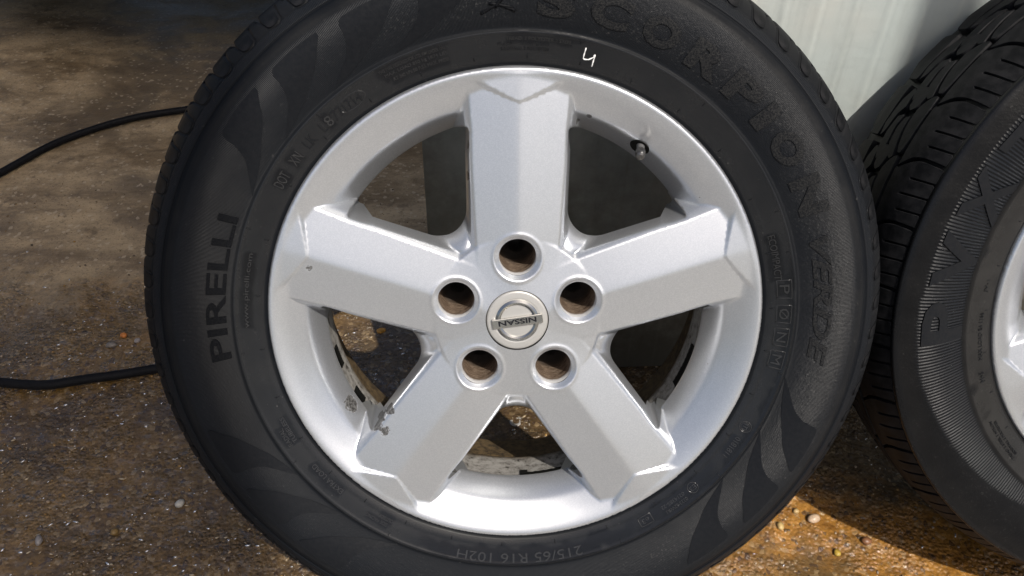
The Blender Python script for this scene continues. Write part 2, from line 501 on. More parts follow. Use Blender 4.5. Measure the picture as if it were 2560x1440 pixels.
gme = mesh_np('ground', np.stack([GX, GY, GZ], -1).reshape(-1, 3), grid_faces(len(gx), len(gy)), M_GROUND)
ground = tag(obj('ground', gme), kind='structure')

# ------------------------------------------------------------------ wall (white, faint upright ribs)
WN = Vector((-.0505, .9987, 0)); WD = Vector((.9987, .0505, 0))      # inward normal, along
W0 = Vector((-.1035, .8137, 0))
def build_wall():
    length, height, thick, pitch = 2.6, 2.3, .05, .0355
    us = np.arange(0, length, pitch / 16)
    ph = (us % pitch) / pitch
    # a shallow bead every pitch
    bead = .0006 * np.exp(-((ph - .5) / .10) ** 2) - .0006 * np.exp(-((ph - .62) / .05) ** 2)
    zs = np.array([0.0, .02, .1, .3, .6, 1.0, 1.6, height])
    fr, n = [], len(us)
    V = []
    for z in zs:
        wob = .0006 * np.sin(us * 9 + z * 5)
        for u, d in zip(us, bead + wob):
            p = W0 + WD * u - WN * d
            V.append((p.x, p.y, z))
    V = np.array(V)
    F = []
    nz = len(zs)
    for k in range(nz - 1):
        i = np.arange(n - 1)
        F.append(np.stack([k*n+i, k*n+i+1, (k+1)*n+i+1, (k+1)*n+i], 1))
    base = len(V)
    # left end, back, right end, top as plain sheets
    def P(u, d, z):
        p = W0 + WD * u + WN * d
        return (p.x, p.y, z)
    e = us[-1]
    ex = [P(0, 0, 0), P(0, thick, 0), P(0, thick, height), P(0, 0, height),
          P(e, 0, 0), P(e, thick, 0), P(e, thick, height), P(e, 0, height)]
    V = np.concatenate([V, np.array(ex)])
    q = np.array([(0, 3, 2, 1), (1, 2, 6, 5), (5, 6, 7, 4), (3, 7, 6, 2)]) + base
    me = mesh_np('wall', V, [np.concatenate(F), q], M_WALL)
    o = obj('wall', me)
    return tag(o, 'white painted wall with faint upright ribs behind the leaning wheels', 'wall')
wall = build_wall()

# ------------------------------------------------------------------ wheel: rim
LIP = dense([(220.2, -4), (219.6, -1.2), (217.6, 0.2), (214, -0.3), (209, -2.4), (203, -5.8), (196, -10.6), (190, -15.2), (187, -18.6), (183, -24.6), (179, -31.2), (175, -38.2)], .6)
_o = np.argsort(LIP[:, 0])
def lip_z(r):
    return np.interp(r, LIP[_o, 0], LIP[_o, 1])
def smax(a, b, k):
    h = np.clip(.5 + .5 * (a - b) / k, 0, 1)
    return b + (a - b) * h + k * h * (1 - h)
def hw_w(a): return 40.3 + .013 * (a - 80)
def hw_c(a): return np.clip(np.minimum(35.0 + .05 * (a - 63), hw_w(a) - 2.4 + np.clip((a - 165) * .06, 0, 2.4)), 30, 46)
LUG_Y, LUG_R, LUG_B = 57.15, 16.6, 20.6
def rim_z(d, a):
    """front face height (mm) in the frame of one spoke: a along, d across (d>=0)"""
    d = np.abs(d)
    r = np.hypot(d, a)
    sd = np.sqrt(d * d + 2.8 ** 2)
    ridge = -.4 - .018 * np.clip(195 - a, 0, 150) * .55
    e = hw_c(a)
    top = ridge - .138 * np.minimum(sd, e)
    over = np.maximum(d - e, 0)
    so_ = np.sqrt(over ** 2 + 1.1 ** 2) - 1.1
    bev = 1.15 * np.minimum(so_, 4.6) + 2.6 * np.maximum(so_ - 4.6, 0)
    # raised end panel behind the V line
    av = 192.5 + .41 * sd
    ramp_ = np.clip((a - av + 2.8) * .95, 0, None)
    trap = np.minimum(top + ramp_, .25 - .045 * sd - .004 * np.clip(215 - a, 0, 30))
    top = np.where(a > av - 3.0, np.maximum(top, trap), top)
    sp = top - bev
    hub = -2.6 - .085 * (r - 30) - 1.2 * np.maximum(r - 74, 0)
    sp = smax(sp, hub, 2.6)
    # cut the spoke off at the flange
    sp = np.where(r > 209, np.minimum(sp, lip_z(np.minimum(r, 220.2)) + np.clip((216 - r) * .5, 0, 3)), sp)
    lip = np.where(r < 173.5, -60, lip_z(r))
    z = smax(sp, lip, 1.8)
    z = np.where(r > 215.5, lip_z(r), z)
    # bolt-hole countersink with a soft bead
    dl = np.hypot(d, a - LUG_Y)
    bead = .7 * np.exp(-((dl - LUG_B - .6) / 1.4) ** 2)
    cs = np.clip(LUG_B - dl, 0, 6) * .95
    return z + bead - cs

def fillet(P, i, rad):
    """replace corner i of an open polyline by a quadratic arc"""
    c = P[i]
    def walk(step):
        acc, j = 0.0, i
        while 0 <= j + step < len(P):
            seg = np.hypot(*(P[j + step] - P[j]))
            if acc + seg >= rad:
                return j, P[j] + (P[j + step] - P[j]) * (rad - acc) / seg
            acc += seg; j += step
        return j, P[j]
    j0, p0 = walk(-1); j1, p1 = walk(1)
    t = np.linspace(0, 1, 11)[:, None]
    arc = (1 - t) ** 2 * p0 + 2 * t * (1 - t) * c + t ** 2 * p1
    return np.concatenate([P[:j0], arc, P[j1 + 1:]])

def resample_n(P, n):
    q = np.concatenate([[0], np.cumsum(np.hypot(*np.diff(P, axis=0).T))])
    t = np.linspace(0, q[-1], n)
    return np.stack([np.interp(t, q, P[:, 0]), np.interp(t, q, P[:, 1])], 1)

def window_half(extra, rho, rc):
    """half window boundary on the d>0 side, from the hub apex to the outer edge on the bisector"""
    bis = R(54)
    u = np.array([math.cos(bis), math.sin(bis)])
    rv = 70.0
    for _ in range(40): rv = (hw_w(rv * math.sin(bis)) + extra) / math.cos(bis)
    a0 = rv * math.sin(bis)
    a1 = 160.0
    for _ in range(40): a1 = math.sqrt(175.0 ** 2 - (hw_w(a1) + extra) ** 2)
    A = np.linspace(a0, a1, 80)
    line = np.stack([hw_w(A) + extra, A], 1)
    th1 = math.atan2(line[-1, 1], line[-1, 0])
    T = np.linspace(th1, bis, 60)
    arc = 175.0 * np.stack([np.cos(T), np.sin(T)], 1)
    P = fillet(np.concatenate([line, arc[1:]]), 79, rc)
    dl = line[1] - line[0]; dl /= np.hypot(*dl)
    nrm = np.array([dl[1], -dl[0]])
    if nrm @ u < 0: nrm = -nrm
    c = line[0] + u * (rho / (nrm @ u))
    foot = c - nrm * rho
    tf = math.atan2(*(foot - c)[::-1]); ta = math.atan2(*(-u)[::-1])
    while tf - ta > math.pi: tf -= 2 * math.pi
    while tf - ta < -math.pi: tf += 2 * math.pi
    T = np.linspace(ta, tf, 16)
    fil = c + rho * np.stack([np.cos(T), np.sin(T)], 1)
    s_ = (P - foot) @ dl
    k0 = np.argmax(s_ > .4)
    sc = (line[-1] - foot) @ dl - rc                   # straight run up to the outer corner
    k1 = np.argmax(s_ > sc - .01) if np.any(s_ > sc - .01) else len(P) - 60
    a = np.concatenate([fil[-1:], P[k0:k1 + 1]])
    b = P[k1:]
    return np.concatenate([resample_n(fil, 20), resample_n(a, 64)[1:], resample_n(b, 58)[1:]]), 83

def resample(P, step):
    s = np.concatenate([[0], np.cumsum(np.hypot(*np.diff(P, axis=0).T))])
    n = max(2, int(round(s[-1] / step)) + 1)
    t = np.linspace(0, s[-1], n)
    return np.stack([np.interp(t, s, P[:, 0]), np.interp(t, s, P[:, 1])], 1)

def build_rim_mesh(name, material):
    bis = R(54)
    W, kc = window_half(0.0, 11.5, 5.0)
    WB, _ = window_half(4.4, 25.0, 5.0)
    st = 1.5
    lug_t = np.linspace(-math.pi / 2, math.pi / 2, 34)
    lug = np.stack([LUG_R * np.cos(lug_t), LUG_Y + LUG_R * np.sin(lug_t)], 1)
    lug[0, 0] = lug[-1, 0] = 0
    rin = 28.2
    ub = np.array([math.cos(bis), math.sin(bis)])
    seg1 = resample(np.array([[0, rin], lug[0]]), st)
    seg2 = resample(np.array([lug[-1], [0, 220.2]]), st)
    arc = 220.2 * np.stack([np.cos(np.linspace(math.pi/2, bis, 90)), np.sin(np.linspace(math.pi/2, bis, 90))], 1); arc[0, 0] = 0
    rr = np.hypot(*W[-1])
    seg3 = resample(np.array([ub * 220.2, W[-1]]), st)
    Wd = W[::-1]
    seg4 = resample(np.array([W[0], ub * rin]), st)
    ain = rin * np.stack([np.cos(np.linspace(bis, math.pi/2, 14)), np.sin(np.linspace(bis, math.pi/2, 14))], 1); ain[-1, 0] = 0
    loop = np.concatenate([seg1[:-1], lug[:-1], seg2[:-1], arc[:-1], seg3[:-1], Wd[:-1], seg4[:-1], ain[:-1]])
    n = len(loop)
    # interior points
    hx = []
    dy = st * math.sqrt(3) / 2
    for j, y in enumerate(np.arange(0, 222, dy)):
        for x in np.arange((j % 2) * st / 2 + st * .6, 135, st):
            hx.append((x, y))
    H = np.array(hx)
    r = np.hypot(*H.T); th = np.arctan2(H[:, 1], H[:, 0])
    ok = (r > rin + .9) & (r < 219.4) & (th > bis + .9 / r) & (np.hypot(H[:, 0], H[:, 1] - LUG_Y) > LUG_R + .8)
    # outside the window
    inw = (r < 175 + .9) & (H[:, 0] > hw_w(H[:, 1]) - .9) & (r > 60)
    apx = np.hypot(*W[0])
    # near the hub fillet keep only points below the fillet arc
    cand = np.where(inw & (r < 100))[0]
    keepc = []
    ang = np.arctan2(W[:, 1], W[:, 0]); wr = np.hypot(*W.T)
    fil = wr < 105
    oa = np.argsort(ang[fil])
    lim = np.interp(th[cand], ang[fil][oa], wr[fil][oa])
    inw[cand] = r[cand] > lim - .9
    H = H[ok & ~inw]
    # crease lines as constraints
    A = np.arange(45, 207, 1.5)
    cre = np.stack([hw_c(A), A], 1)
    cr_r = np.hypot(*cre.T); cr_t = np.arctan2(cre[:, 1], cre[:, 0])
    cre = cre[(cr_t > bis + .03) & (np.hypot(cre[:, 0], cre[:, 1] - LUG_Y) > LUG_R + 1.5)]
    D = np.arange(0.8, 42, 1.5)
    vl = np.stack([D, 192.5 + .41 * np.sqrt(D * D + 1.44) - 2.8], 1)
    vh = vl + np.array([0, 3.0])
    def clear(P, Q):
        if not len(P): return P
        keep = np.ones(len(P), bool)
        for q in Q:
            keep &= np.hypot(*(P - q).T) > .75
        return P[keep]
    feats = [cre, vl, vh]
    for f in feats: H = clear(H, f)
    pts = np.concatenate([loop, *feats, H])
    edges = []
    o = n
    for f in feats:
        for i in range(len(f) - 1):
            if np.hypot(*(f[i+1] - f[i])) < 3: edges.append((o + i, o + i + 1))
        o += len(f)
    vs, es, fs, *_ = delaunay_2d_cdt([Vector(p) for p in pts.tolist()], edges, [list(range(n))], 1, 1e-4)
    P2 = np.array([(v[0], v[1]) for v in vs])
    T3 = np.array([f for f in fs if len(f) == 3])
    # orient ccw
    ar = np.cross(P2[T3[:, 1]] - P2[T3[:, 0]], P2[T3[:, 2]] - P2[T3[:, 0]])
    T3[ar < 0] = T3[ar < 0][:, ::-1]
    Z = rim_z(P2[:, 0], P2[:, 1])
    V = [np.column_stack([P2, Z])]
    F3, F4 = [T3], []
    off = len(P2)
    # window side wall: front edge -> rounded -> back
    tg = np.gradient(W, axis=0); tg /= np.hypot(*tg.T)[:, None]
    nin = np.stack([tg[:, 1], -tg[:, 0]], 1)          # into the window
    mid = np.array([math.cos(R(40)) * 120, math.sin(R(40)) * 120])
    if ((mid - W[len(W) // 3]) @ nin[len(W) // 3]) < 0: nin = -nin
    nin[0] = ub if nin[0] @ ub > 0 else -ub
    if (ub @ nin[0]) < 0: nin[0] = -nin[0]
    nin[-1] = -ub
    wr = np.hypot(*W.T)
    dist = np.concatenate([[0], np.cumsum(np.hypot(*np.diff(W, axis=0).T))])
    outer = np.clip((dist - dist[kc] - 12) / 8, 0, 1)   # 1 on the outer arc, away from the spoke root
    zf = rim_z(W[:, 0], W[:, 1])
    rows = []
    root_ = np.clip((np.hypot(*W.T) - 150) / 18, 0, 1)
    for t_, dz in ((0, 0), (.12, -.6), (.28, -1.9), (.5, -5), (.72, -9.5), (.92, -14), (1.0, -17)):
        p = W + (WB - W) * t_
        for q in (0, -1):
            p[q] = ub * (p[q] @ ub)
        zz = zf + np.maximum(dz * (1 + 2.1 * root_), -60 - zf) * (1 - outer) + outer * dz * .035
        rows.append(np.column_stack([p, zz]))
    Wn = len(W)
    for row in rows: V.append(row)
    for k in range(len(rows) - 1):
        i = np.arange(Wn - 1)
        a = off + k * Wn + i; b = off + (k + 1) * Wn + i
        q = np.stack([a, a + 1, b + 1, b], 1)
        F4.append(q)
    V = np.concatenate(V); F4 = np.concatenate(F4)
    # fix winding of wall quads so that normals face into the window
    q = F4[len(F4) // 2]
    nn = np.cross(V[q[1]] - V[q[0]], V[q[3]] - V[q[0]])
    if nn[:2] @ nin[min(len(nin) - 1, (len(F4) // 2) % (Wn - 1))] < 0: F4 = F4[:, ::-1]
    # mirror and repeat
    VA, A3, A4 = [], [], []
    base = 0
    for k in range(5):
        ca, sa = math.cos(R(72 * k - .4)), math.sin(R(72 * k - .4))
        for mir in (1, -1):
            X = V[:, 0] * mir
            VA.append(np.column_stack([X * ca - V[:, 1] * sa, X * sa + V[:, 1] * ca, V[:, 2]]))
            A3.append((F3[0] if mir == 1 else F3[0][:, ::-1]) + base)
            A4.append((F4 if mir == 1 else F4[:, ::-1]) + base)
            base += len(V)
    me = mesh_np(name, np.concatenate(VA) * .001, [np.concatenate(A3), np.concatenate(A4)], material)
    bm = bmesh.new(); bm.from_mesh(me)
    bmesh.ops.remove_doubles(bm, verts=bm.verts, dist=4e-6)
    bm.to_mesh(me); bm.free()
    me.polygons.foreach_set('use_smooth', np.ones(len(me.polygons), bool))
    me.update()
    return me
RIM_ME = build_rim_mesh('alloy_rim', M_SILVER)

BARREL_PROF = dense([(175.0, -38.6), (176.6, -40.5), (178, -44), (178.5, -62), (179, -82), (186, -95), (196, -106), (198, -116), (198.5, -158), (203, -166), (206, -172), (212, -178)], 3)

# ------------------------------------------------------------------ tyre profiles (mm, z=0 is the rim flange face)
T1 = dense([(206, -14), (214, -7), (219.5, -4.6), (221.2, -2.4), (222.5, -1.3), (226.0, -.3), (227.2, .6), (228.2, 1.2), (229.2, .8), (230.5, 1.2), (236, 3.0), (242, 4.7), (245.2, 5.6), (246.2, 6.6), (247.2, 6.9),
            (248.1, 6.2), (248.7, 5.2), (251, 5.9), (256, 8.2), (262, 10.9), (269, 13.7), (276, 15.9), (284, 17.1), (291, 16.9), (296.6, 15.9), (297.4, 15.0), (298.2, 15.5),
            (302.6, 14.2), (303.2, 13.0), (306.4, 11.5), (307.0, 10.0), (307.9, 10.9), (310, 10.0), (315.6, 6.0), (316.2, 4.8), (317, 4.8), (321, .6), (326, -5.8), (330, -13), (333, -21), (335.2, -31), (336.6, -46),
            (337.2, -60), (337.8, -75), (338, -89), (337.8, -103), (337.2, -118), (336.6, -132), (335.2, -147), (331, -160), (324, -171), (312, -182), (296, -191), (270, -194), (240, -186), (216, -172)], .9)
def prof_at(P):
    half = P[:np.argmax(P[:, 0] > 333)]
    half = half[3:]
    o = np.argsort(half[:, 0])
    return lambda r: np.interp(r, half[o, 0], half[o, 1])
P1 = prof_at(T1)
_k = np.zeros(len(T1), bool)
_fr = T1[:, 1] > -32
_fr[np.argmax(T1[:, 0] > 337):] = False
_k[np.where(_fr & (T1[:, 0] > 304))[0]] = True
_k[np.where(_fr & (T1[:, 0] <= 304))[0][::2]] = True
_k[np.where(~_fr)[0][::3]] = True
_k[[0, -1]] = True
T1L = T1[_k]

def hump(x, a, b, s):
    return 1 / (1 + np.exp(-(x - a) / s)) * 1 / (1 + np.exp((x - b) / s))

# writing on the sidewall band: (text, centre angle, angular span, base radius, height, wet halo)
WORDS = [
    ('www.pirelli.com', 172.3, 16.5, 234.0, 5.4, 1), ('DOT', 147.0, 3.4, 230.5, 8.6, 1), ('XN', 141.7, 2.6, 230.5, 8.6, 1), ('LK', 137.0, 2.6, 230.5, 8.6, 0),
    ('L', 133.0, 1.0, 230.5, 8.6, 0), ('8', 131.3, 1.5, 230.5, 8.6, 1), ('77', 128.9, 2.6, 230.5, 8.6, 0), ('1714', 125.2, 4.2, 231.0, 8.2, 0),
    ('THIS TYRE DESIGNED FOR STD. RIM ORDER ONLY', 110.6, 14.2, 240.4, 2.6, 1), ('MAX. LOAD 850 kg 1874 LBS', 110.4, 13.0, 235.6, 3.2, 1), ('AT 340 kPa 50 P.S.I. MAX. PRESS', 109.8, 12.0, 231.2, 2.6, 1),
    ('TREAD: 2 POLYESTER 2 STEEL', 86.0, 12.6, 240.4, 2.5, 1), ('PLIES:    1 NYLON', 89.0, 10.0, 236.6, 2.5, 0), ('SIDEWALL: 2 POLYESTER', 88.6, 9.6, 232.6, 2.5, 0), ('POLYESTER', 84.8, 4.2, 232.6, 2.5, 2),
    ('ECOIMPACT', 14.2, 10.2, 229.8, 6.0, 1), ('P', 6.9, 2.0, 233.6, 8.0, 1), ('\u00d8', 1.3, 2.4, 233.6, 8.0, 1), ('N', -4.0, 2.2, 233.6, 8.0, 1), ('M', -9.2, 2.2, 233.4, 8.0, 1),
    ('m', -26.4, 1.4, 234.2, 4.4, 1), ('0181811', -32.0, 5.4, 234.0, 5.2, 1), ('E3', -45.2, 1.6, 234.0, 4.6, 1), ('0223 S2WR1', -50.6, 5.8, 238.6, 3.4, 1), ('0214385-22', -50.8, 6.4, 233.0, 3.6, 1), ('e3', -58.6, 1.8, 234.4, 4.4, 1),
    ('215/65 R16 102H', -89.4, 29.0, 236.0, 9.0, 1), ('OUTSIDE', -122.4, 3.6, 230.6, 3.2, 1), ('SIDE FACING', -124.2, 5.6, 235.4, 3.2, 1), ('EXTRA LOAD', -139.2, 9.4, 231.6, 4.6, 1),
    ('RADIAL', -152.8, 4.6, 236.2, 4.0, 1), ('TUBELESS', -154.0, 6.6, 230.8, 4.0, 1)]

def tyre1_attrs(V):
    r = np.hypot(V[:, 0], V[:, 1]); th = np.degrees(np.arctan2(V[:, 1], V[:, 0])); z = V[:, 2]
    front = z > -40
    jit = (fbm(V[:, 0] * .001, V[:, 1] * .001, 11, 12, 180, 700))
    wet = np.zeros(len(V))
    for (t, ac, span, rb, h, w) in WORDS:
        if w != 1: continue
        da = (th - ac + 180) % 360 - 180
        du = np.maximum(np.abs(da) - span / 2 + .2, 0) * np.pi / 180 * 236
        dr = np.maximum(np.maximum(rb - .7 - r, r - rb - h - .7), 0)
        dist = np.hypot(du, dr) + .6 * jit
        wet = np.maximum(wet, 1 / (1 + np.exp((dist - 1.5) * 2.2)))
    # wide wet streaks low on the band
    for (a0, a1, r0, r1) in ((-112, -62, 231, 247), (-62, -8, 241, 248.5), (-12, 12, 240, 248.5), (76, 84, 243, 247), (-58, -40, 229, 240)):
        m = hump(th, a0, a1, 1.2) * hump(r + jit * 1.6, r0, r1, .8)
        wet = np.maximum(wet, m)
    wet = wet * (r < 248.4) * (r > 227) * front
    dust_sheen = front * (hump(r, 222, 247, .6) * .42 + hump(r, 297, 304, .8) * .55 + hump(r, 316, 332, 1.5) * .5 + .10 + .75 * hump(r, 249.5, 275, 3) * hump(np.where(th < 0, th + 360, th), 146, 196, 5) + .45 * hump(r, 270, 296, 5) * hump(th, -30, 75, 8))  # rib bands painted lighter; the left one imitates sky sheen
    rib = front * (hump(r, 249.5, 296.5, .5) + hump(r, 308.5, 315.8, .4))
    grain = front * hump(r, 256, 294, 4) * (.35 + .65 * hump(th, -60, 110, 10))
    return dict(wet=wet, dust_sheen=dust_sheen, rib=np.clip(rib, 0, 1), grain=grain)

def tread1(a, r, z):
    # 72 cross grooves over the shoulder, four circumferential grooves
    g = np.abs(((np.degrees(a) / 5.0 + .25 + (z + 89) * .004) % 1) - .5) * 5.0 * np.pi / 180 * 336
    sl = 1 / (1 + np.exp((g - 1.9) * 3.0))
    zone = 1 / (1 + np.exp((z + 15) * 1.0)) * 1 / (1 + np.exp(-(z + 163)))
    dr = -4.5 * sl * zone
    for zc, w in ((-48, 4.5), (-76, 5), (-103, 5), (-131, 4.5)):
        dr = dr - 7 * (1 / (1 + np.exp((np.abs(z - zc) - w) * 2)))
    u = ((np.degrees(a) - 2.6 + 2.5) % 5.0 - 2.5) - (r - 322) * .05
    um = u * np.pi / 180 * 322
    w = 6.9 + np.clip((r - 319.5) * .17, 0, 2)
    f = np.where(r > 319.5, np.abs(np.abs(um) - w), np.abs(np.hypot(um / 6.9, (r - 319.5) / 3.6) - 1) * 4.2)
    slit = np.exp(-(f / 1.0) ** 2) * (r > 312) * (r < 331.5) * (z > -24)
    return r + dr * (r > 325) - slit * .9 * np.clip((r - 318) / 10, 0, 1), z - slit * 1.9

def to_tyre_tangent(me, prof, off):
    pass

def text_mesh(name, txt, height, width, extrude, bevel=0.0, bold=0.0, shear=0.0, font_sy=1.0):
    cu = bpy.data.curves.new('txt', 'FONT')
    cu.body = txt; cu.size = 10.0; cu.extrude = extrude; cu.offset = bold; cu.shear = shear
    cu.resolution_u = 3
    o = bpy.data.objects.new('txt', cu); COL.objects.link(o)
    dg = bpy.context.evaluated_depsgraph_get(); dg.update()
    me = bpy.data.meshes.new_from_object(o.evaluated_get(dg))
    bpy.data.objects.remove(o); bpy.data.curves.remove(cu)
    me.name = name
    co = np.empty(len(me.vertices) * 3, np.float32); me.vertices.foreach_get('co', co); co = co.reshape(-1, 3)
    lo, hi = co.min(0), co.max(0)
    co[:, 0] = (co[:, 0] - lo[0]) / max(hi[0] - lo[0], 1e-6) * width
    co[:, 1] = (co[:, 1] - lo[1]) / max(hi[1] - lo[1], 1e-6) * height
    co[:, 2] = np.where(co[:, 2] > 0, extrude, -extrude)
    me.vertices.foreach_set('co', co.ravel()); me.update()
    return me

def cut_rows(me, step, y0, y1):
    bm = bmesh.new(); bm.from_mesh(me)
    for y in np.arange(y0 + step, y1 - .1, step):
        bmesh.ops.bisect_plane(bm, geom=bm.verts[:] + bm.edges[:] + bm.faces[:], plane_co=(0, y, 0), plane_no=(0, 1, 0), dist=1e-5)
    bmesh.ops.triangulate(bm, faces=[f for f in bm.faces if len(f.verts) > 4])
    bm.to_mesh(me); bm.free()

def wrap_arc(me, ac, rb, width, prof, lift):
    co = np.empty(len(me.vertices) * 3, np.float32); me.vertices.foreach_get('co', co); co = co.reshape(-1, 3).astype(float)
    r = rb + co[:, 1]
    rm = rb + co[:, 1].max() * .5
    th = R(ac) + (width / 2 - co[:, 0]) / rm
    out = np.column_stack([r * np.cos(th), r * np.sin(th), prof(r) + lift + co[:, 2]]) * .001
    me.vertices.foreach_set('co', out.astype(np.float32).ravel()); me.update()

def arc_text(txt, ac, span, rb, h, prof, material, parent, name='raised_lettering', ex=.35, bold=0.0, shear=0.0, lift=.15):
    rm = rb + h * .5
    width = R(span) * rm
    me = text_mesh(name, txt, h, width, ex, bold=bold, shear=shear)
    if h > 5: cut_rows(me, 3.2, 0, h)
    wrap_arc(me, ac, rb, width, prof, lift)
    me.materials.clear(); me.materials.append(material)
    return obj(name, me, parent)

def ribbon_ring(path_rt, width, height, prof, lift=0.0):
    """closed/open thin bead following (theta deg, r) points on the sidewall"""
    P = np.array([(r * math.cos(R(t)), r * math.sin(R(t)), prof(r) + lift) for t, r in path_rt])
    return tube(P, width, 6)

def panel_patch(poly_tr, prof, lift, step=3.0):
    """raised patch on the sidewall; polygon in (theta deg, r); returns V(mm),F"""
    poly = np.array(poly_tr, float)
    ref = poly[:, 1].mean()
    Q = np.column_stack([np.radians(poly[:, 0]) * ref, poly[:, 1]])
    Qc = np.concatenate([Q, Q[:1]])
    Q = resample(Qc, step)[:-1]
    n = len(Q)
    lo, hi = Q.min(0), Q.max(0)
    pts = [(x, y) for x in np.arange(lo[0], hi[0], step) for y in np.arange(lo[1], hi[1], step)]
    def inside(p):
        c = False
        for i in range(n):
            a, b = Q[i], Q[i - 1]
            if (a[1] > p[1]) != (b[1] > p[1]) and p[0] < (b[0] - a[0]) * (p[1] - a[1]) / (b[1] - a[1]) + a[0]: c = not c
        return c
    pts = [p for p in pts if inside(p) and np.min(np.hypot(*(Q - p).T)) > step * .6]
    allp = [Vector(q) for q in Q.tolist()] + [Vector(p) for p in pts]
    vs, es, fs, *_ = delaunay_2d_cdt(allp, [], [list(range(n))], 1, 1e-4)
    P2 = np.array([(v[0], v[1]) for v in vs])
    T = np.array([f for f in fs if len(f) == 3])
    ar = np.cross(P2[T[:, 1]] - P2[T[:, 0]], P2[T[:, 2]] - P2[T[:, 0]])
    T[ar > 0] = T[ar > 0][:, ::-1]
    T = T[:, ::-1]
    th, r = P2[:, 0] / ref, P2[:, 1]
    top = np.column_stack([r * np.cos(th), r * np.sin(th), prof(r) + lift])
    qth, qr = Q[:, 0] / ref, Q[:, 1]
    m = len(top)
    rim_t = np.column_stack([qr * np.cos(qth), qr * np.sin(qth), prof(qr) + lift])
    rim_b = np.column_stack([qr * np.cos(qth), qr * np.sin(qth), prof(qr) - .3])
    V = np.concatenate([top, rim_t, rim_b])
    i = np.arange(n); j = (i + 1) % n
    F4 = np.stack([m + i, m + j, m + n + j, m + n + i], 1)
    return V, [T, F4]

# ------------------------------------------------------------------ wheel assembly
def wheel_frame(root_name, rot, centre, contact):
    root = empty(root_name, contact)
    Rm = Matrix(rot)
    root.rotation_euler = Rm.to_euler()
    off = Rm.inverted() @ (Vector(centre) - Vector(contact))
    return root, off

def add(root, off, name, me):
    o = obj(name, me, root); o.location = off
    return o

RW1 = [[0.999063, -0.020294, 0.038236], [0.043244, 0.427838, -0.902820], [0.001963, 0.903627, 0.428315]]
C1 = (0.005404, 0.544515, 0.9007 - 0.536801)
root1, off1 = wheel_frame('alloy_wheel', RW1, C1, (0.012, 0.640, 0.0))
tag(root1, 'large silver five-spoke alloy wheel with black tyre filling the middle, marked with a white 4', 'wheel', 'alloy wheels leaning against the wall')

V, F = lathe(T1L, 2160, tread1)
at = tyre1_attrs(V)
tyre1 = add(root1, off1, 'tyre', mesh_np('tyre', V * .001, F, M_RUBBER, attrs=at))
rim1 = add(root1, off1, 'rim', RIM_ME)
V, F = lathe(BARREL_PROF, 180)
bar_me = mesh_np('barrel', V * .001, F[:, ::-1], M_BARREL)
obj('barrel', bar_me, rim1)

# bolt bores
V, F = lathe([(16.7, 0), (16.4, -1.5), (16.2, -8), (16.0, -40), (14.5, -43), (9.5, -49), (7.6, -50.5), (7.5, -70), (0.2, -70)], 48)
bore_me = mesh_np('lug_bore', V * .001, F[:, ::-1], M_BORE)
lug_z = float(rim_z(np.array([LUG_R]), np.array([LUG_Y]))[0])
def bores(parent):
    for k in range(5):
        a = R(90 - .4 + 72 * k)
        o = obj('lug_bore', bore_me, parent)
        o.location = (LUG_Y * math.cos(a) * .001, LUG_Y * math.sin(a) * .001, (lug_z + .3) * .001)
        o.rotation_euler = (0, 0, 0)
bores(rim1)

# leftover black balance weights and tape on the barrel
def barrel_patch(a0, a1, z0, z1, th=1.6, jag=0.6):
    n, m = 24, 5
    A = np.radians(np.linspace(a0, a1, n)); Zs = np.linspace(z0, z1, m)
    bo = np.argsort(-BARREL_PROF[:, 1])
    V = []
    for lay in (0, 1):
        for i, t in enumerate(A):
            for j, z in enumerate(Zs):
                zz = z + (jag * math.sin(i * 2.3 + j) if j in (0, m - 1) else 0)
                rr = np.interp(-zz, -BARREL_PROF[bo, 1], BARREL_PROF[bo, 0]) - (th if lay == 0 else -.5)
                V.append((rr * math.cos(t), rr * math.sin(t), zz))
    F = [grid_faces(n, m)]
    q = []
    for i in range(n - 1):
        for j in (0, m - 1):
            a = i * m + j; q.append((a, a + m, a + m + n * m, a + n * m))
    for j in range(m - 1):
        for i in (0, n - 1):
            a = i * m + j; q.append((a, a + 1, a + 1 + n * m, a + n * m))
    return np.array(V), [F[0], np.array(q)]
for (a0, a1, z0, z1) in ((-86, -66, -41, -47), (-88.5, -86, -41, -52), (-72, -64, -47, -56), (-28.5, -14.5, -43, -56), (-41.5, -39, -43, -52), (-151, -146, -44, -60), (-166, -159.5, -47, -60), (-142, -138.5, -44, -60)):
    V, F = barrel_patch(a0, a1, z0, z1)
    obj('balance_weight', mesh_np('balance_weight', V * .001, F, M_WEIGHT), rim1)

# cast mark on the lip
def flat_text(txt, h, w, ex, material, name, bold=0.0):
    me = text_mesh(name, txt, h, w, ex, bold=bold)
    me.materials.clear(); me.materials.append(material)
    return me
jme = text_mesh('cast_mark', 'JWL', 6.0, 13.0, .35, bold=.15)
cut_rows(jme, 1.5, 0, 6)
wrap_arc(jme, -90.3, 190.0, 13.0, lip_z, .15)
jme.materials.clear(); jme.materials.append(M_SILVER)
obj('cast_mark', jme, rim1)

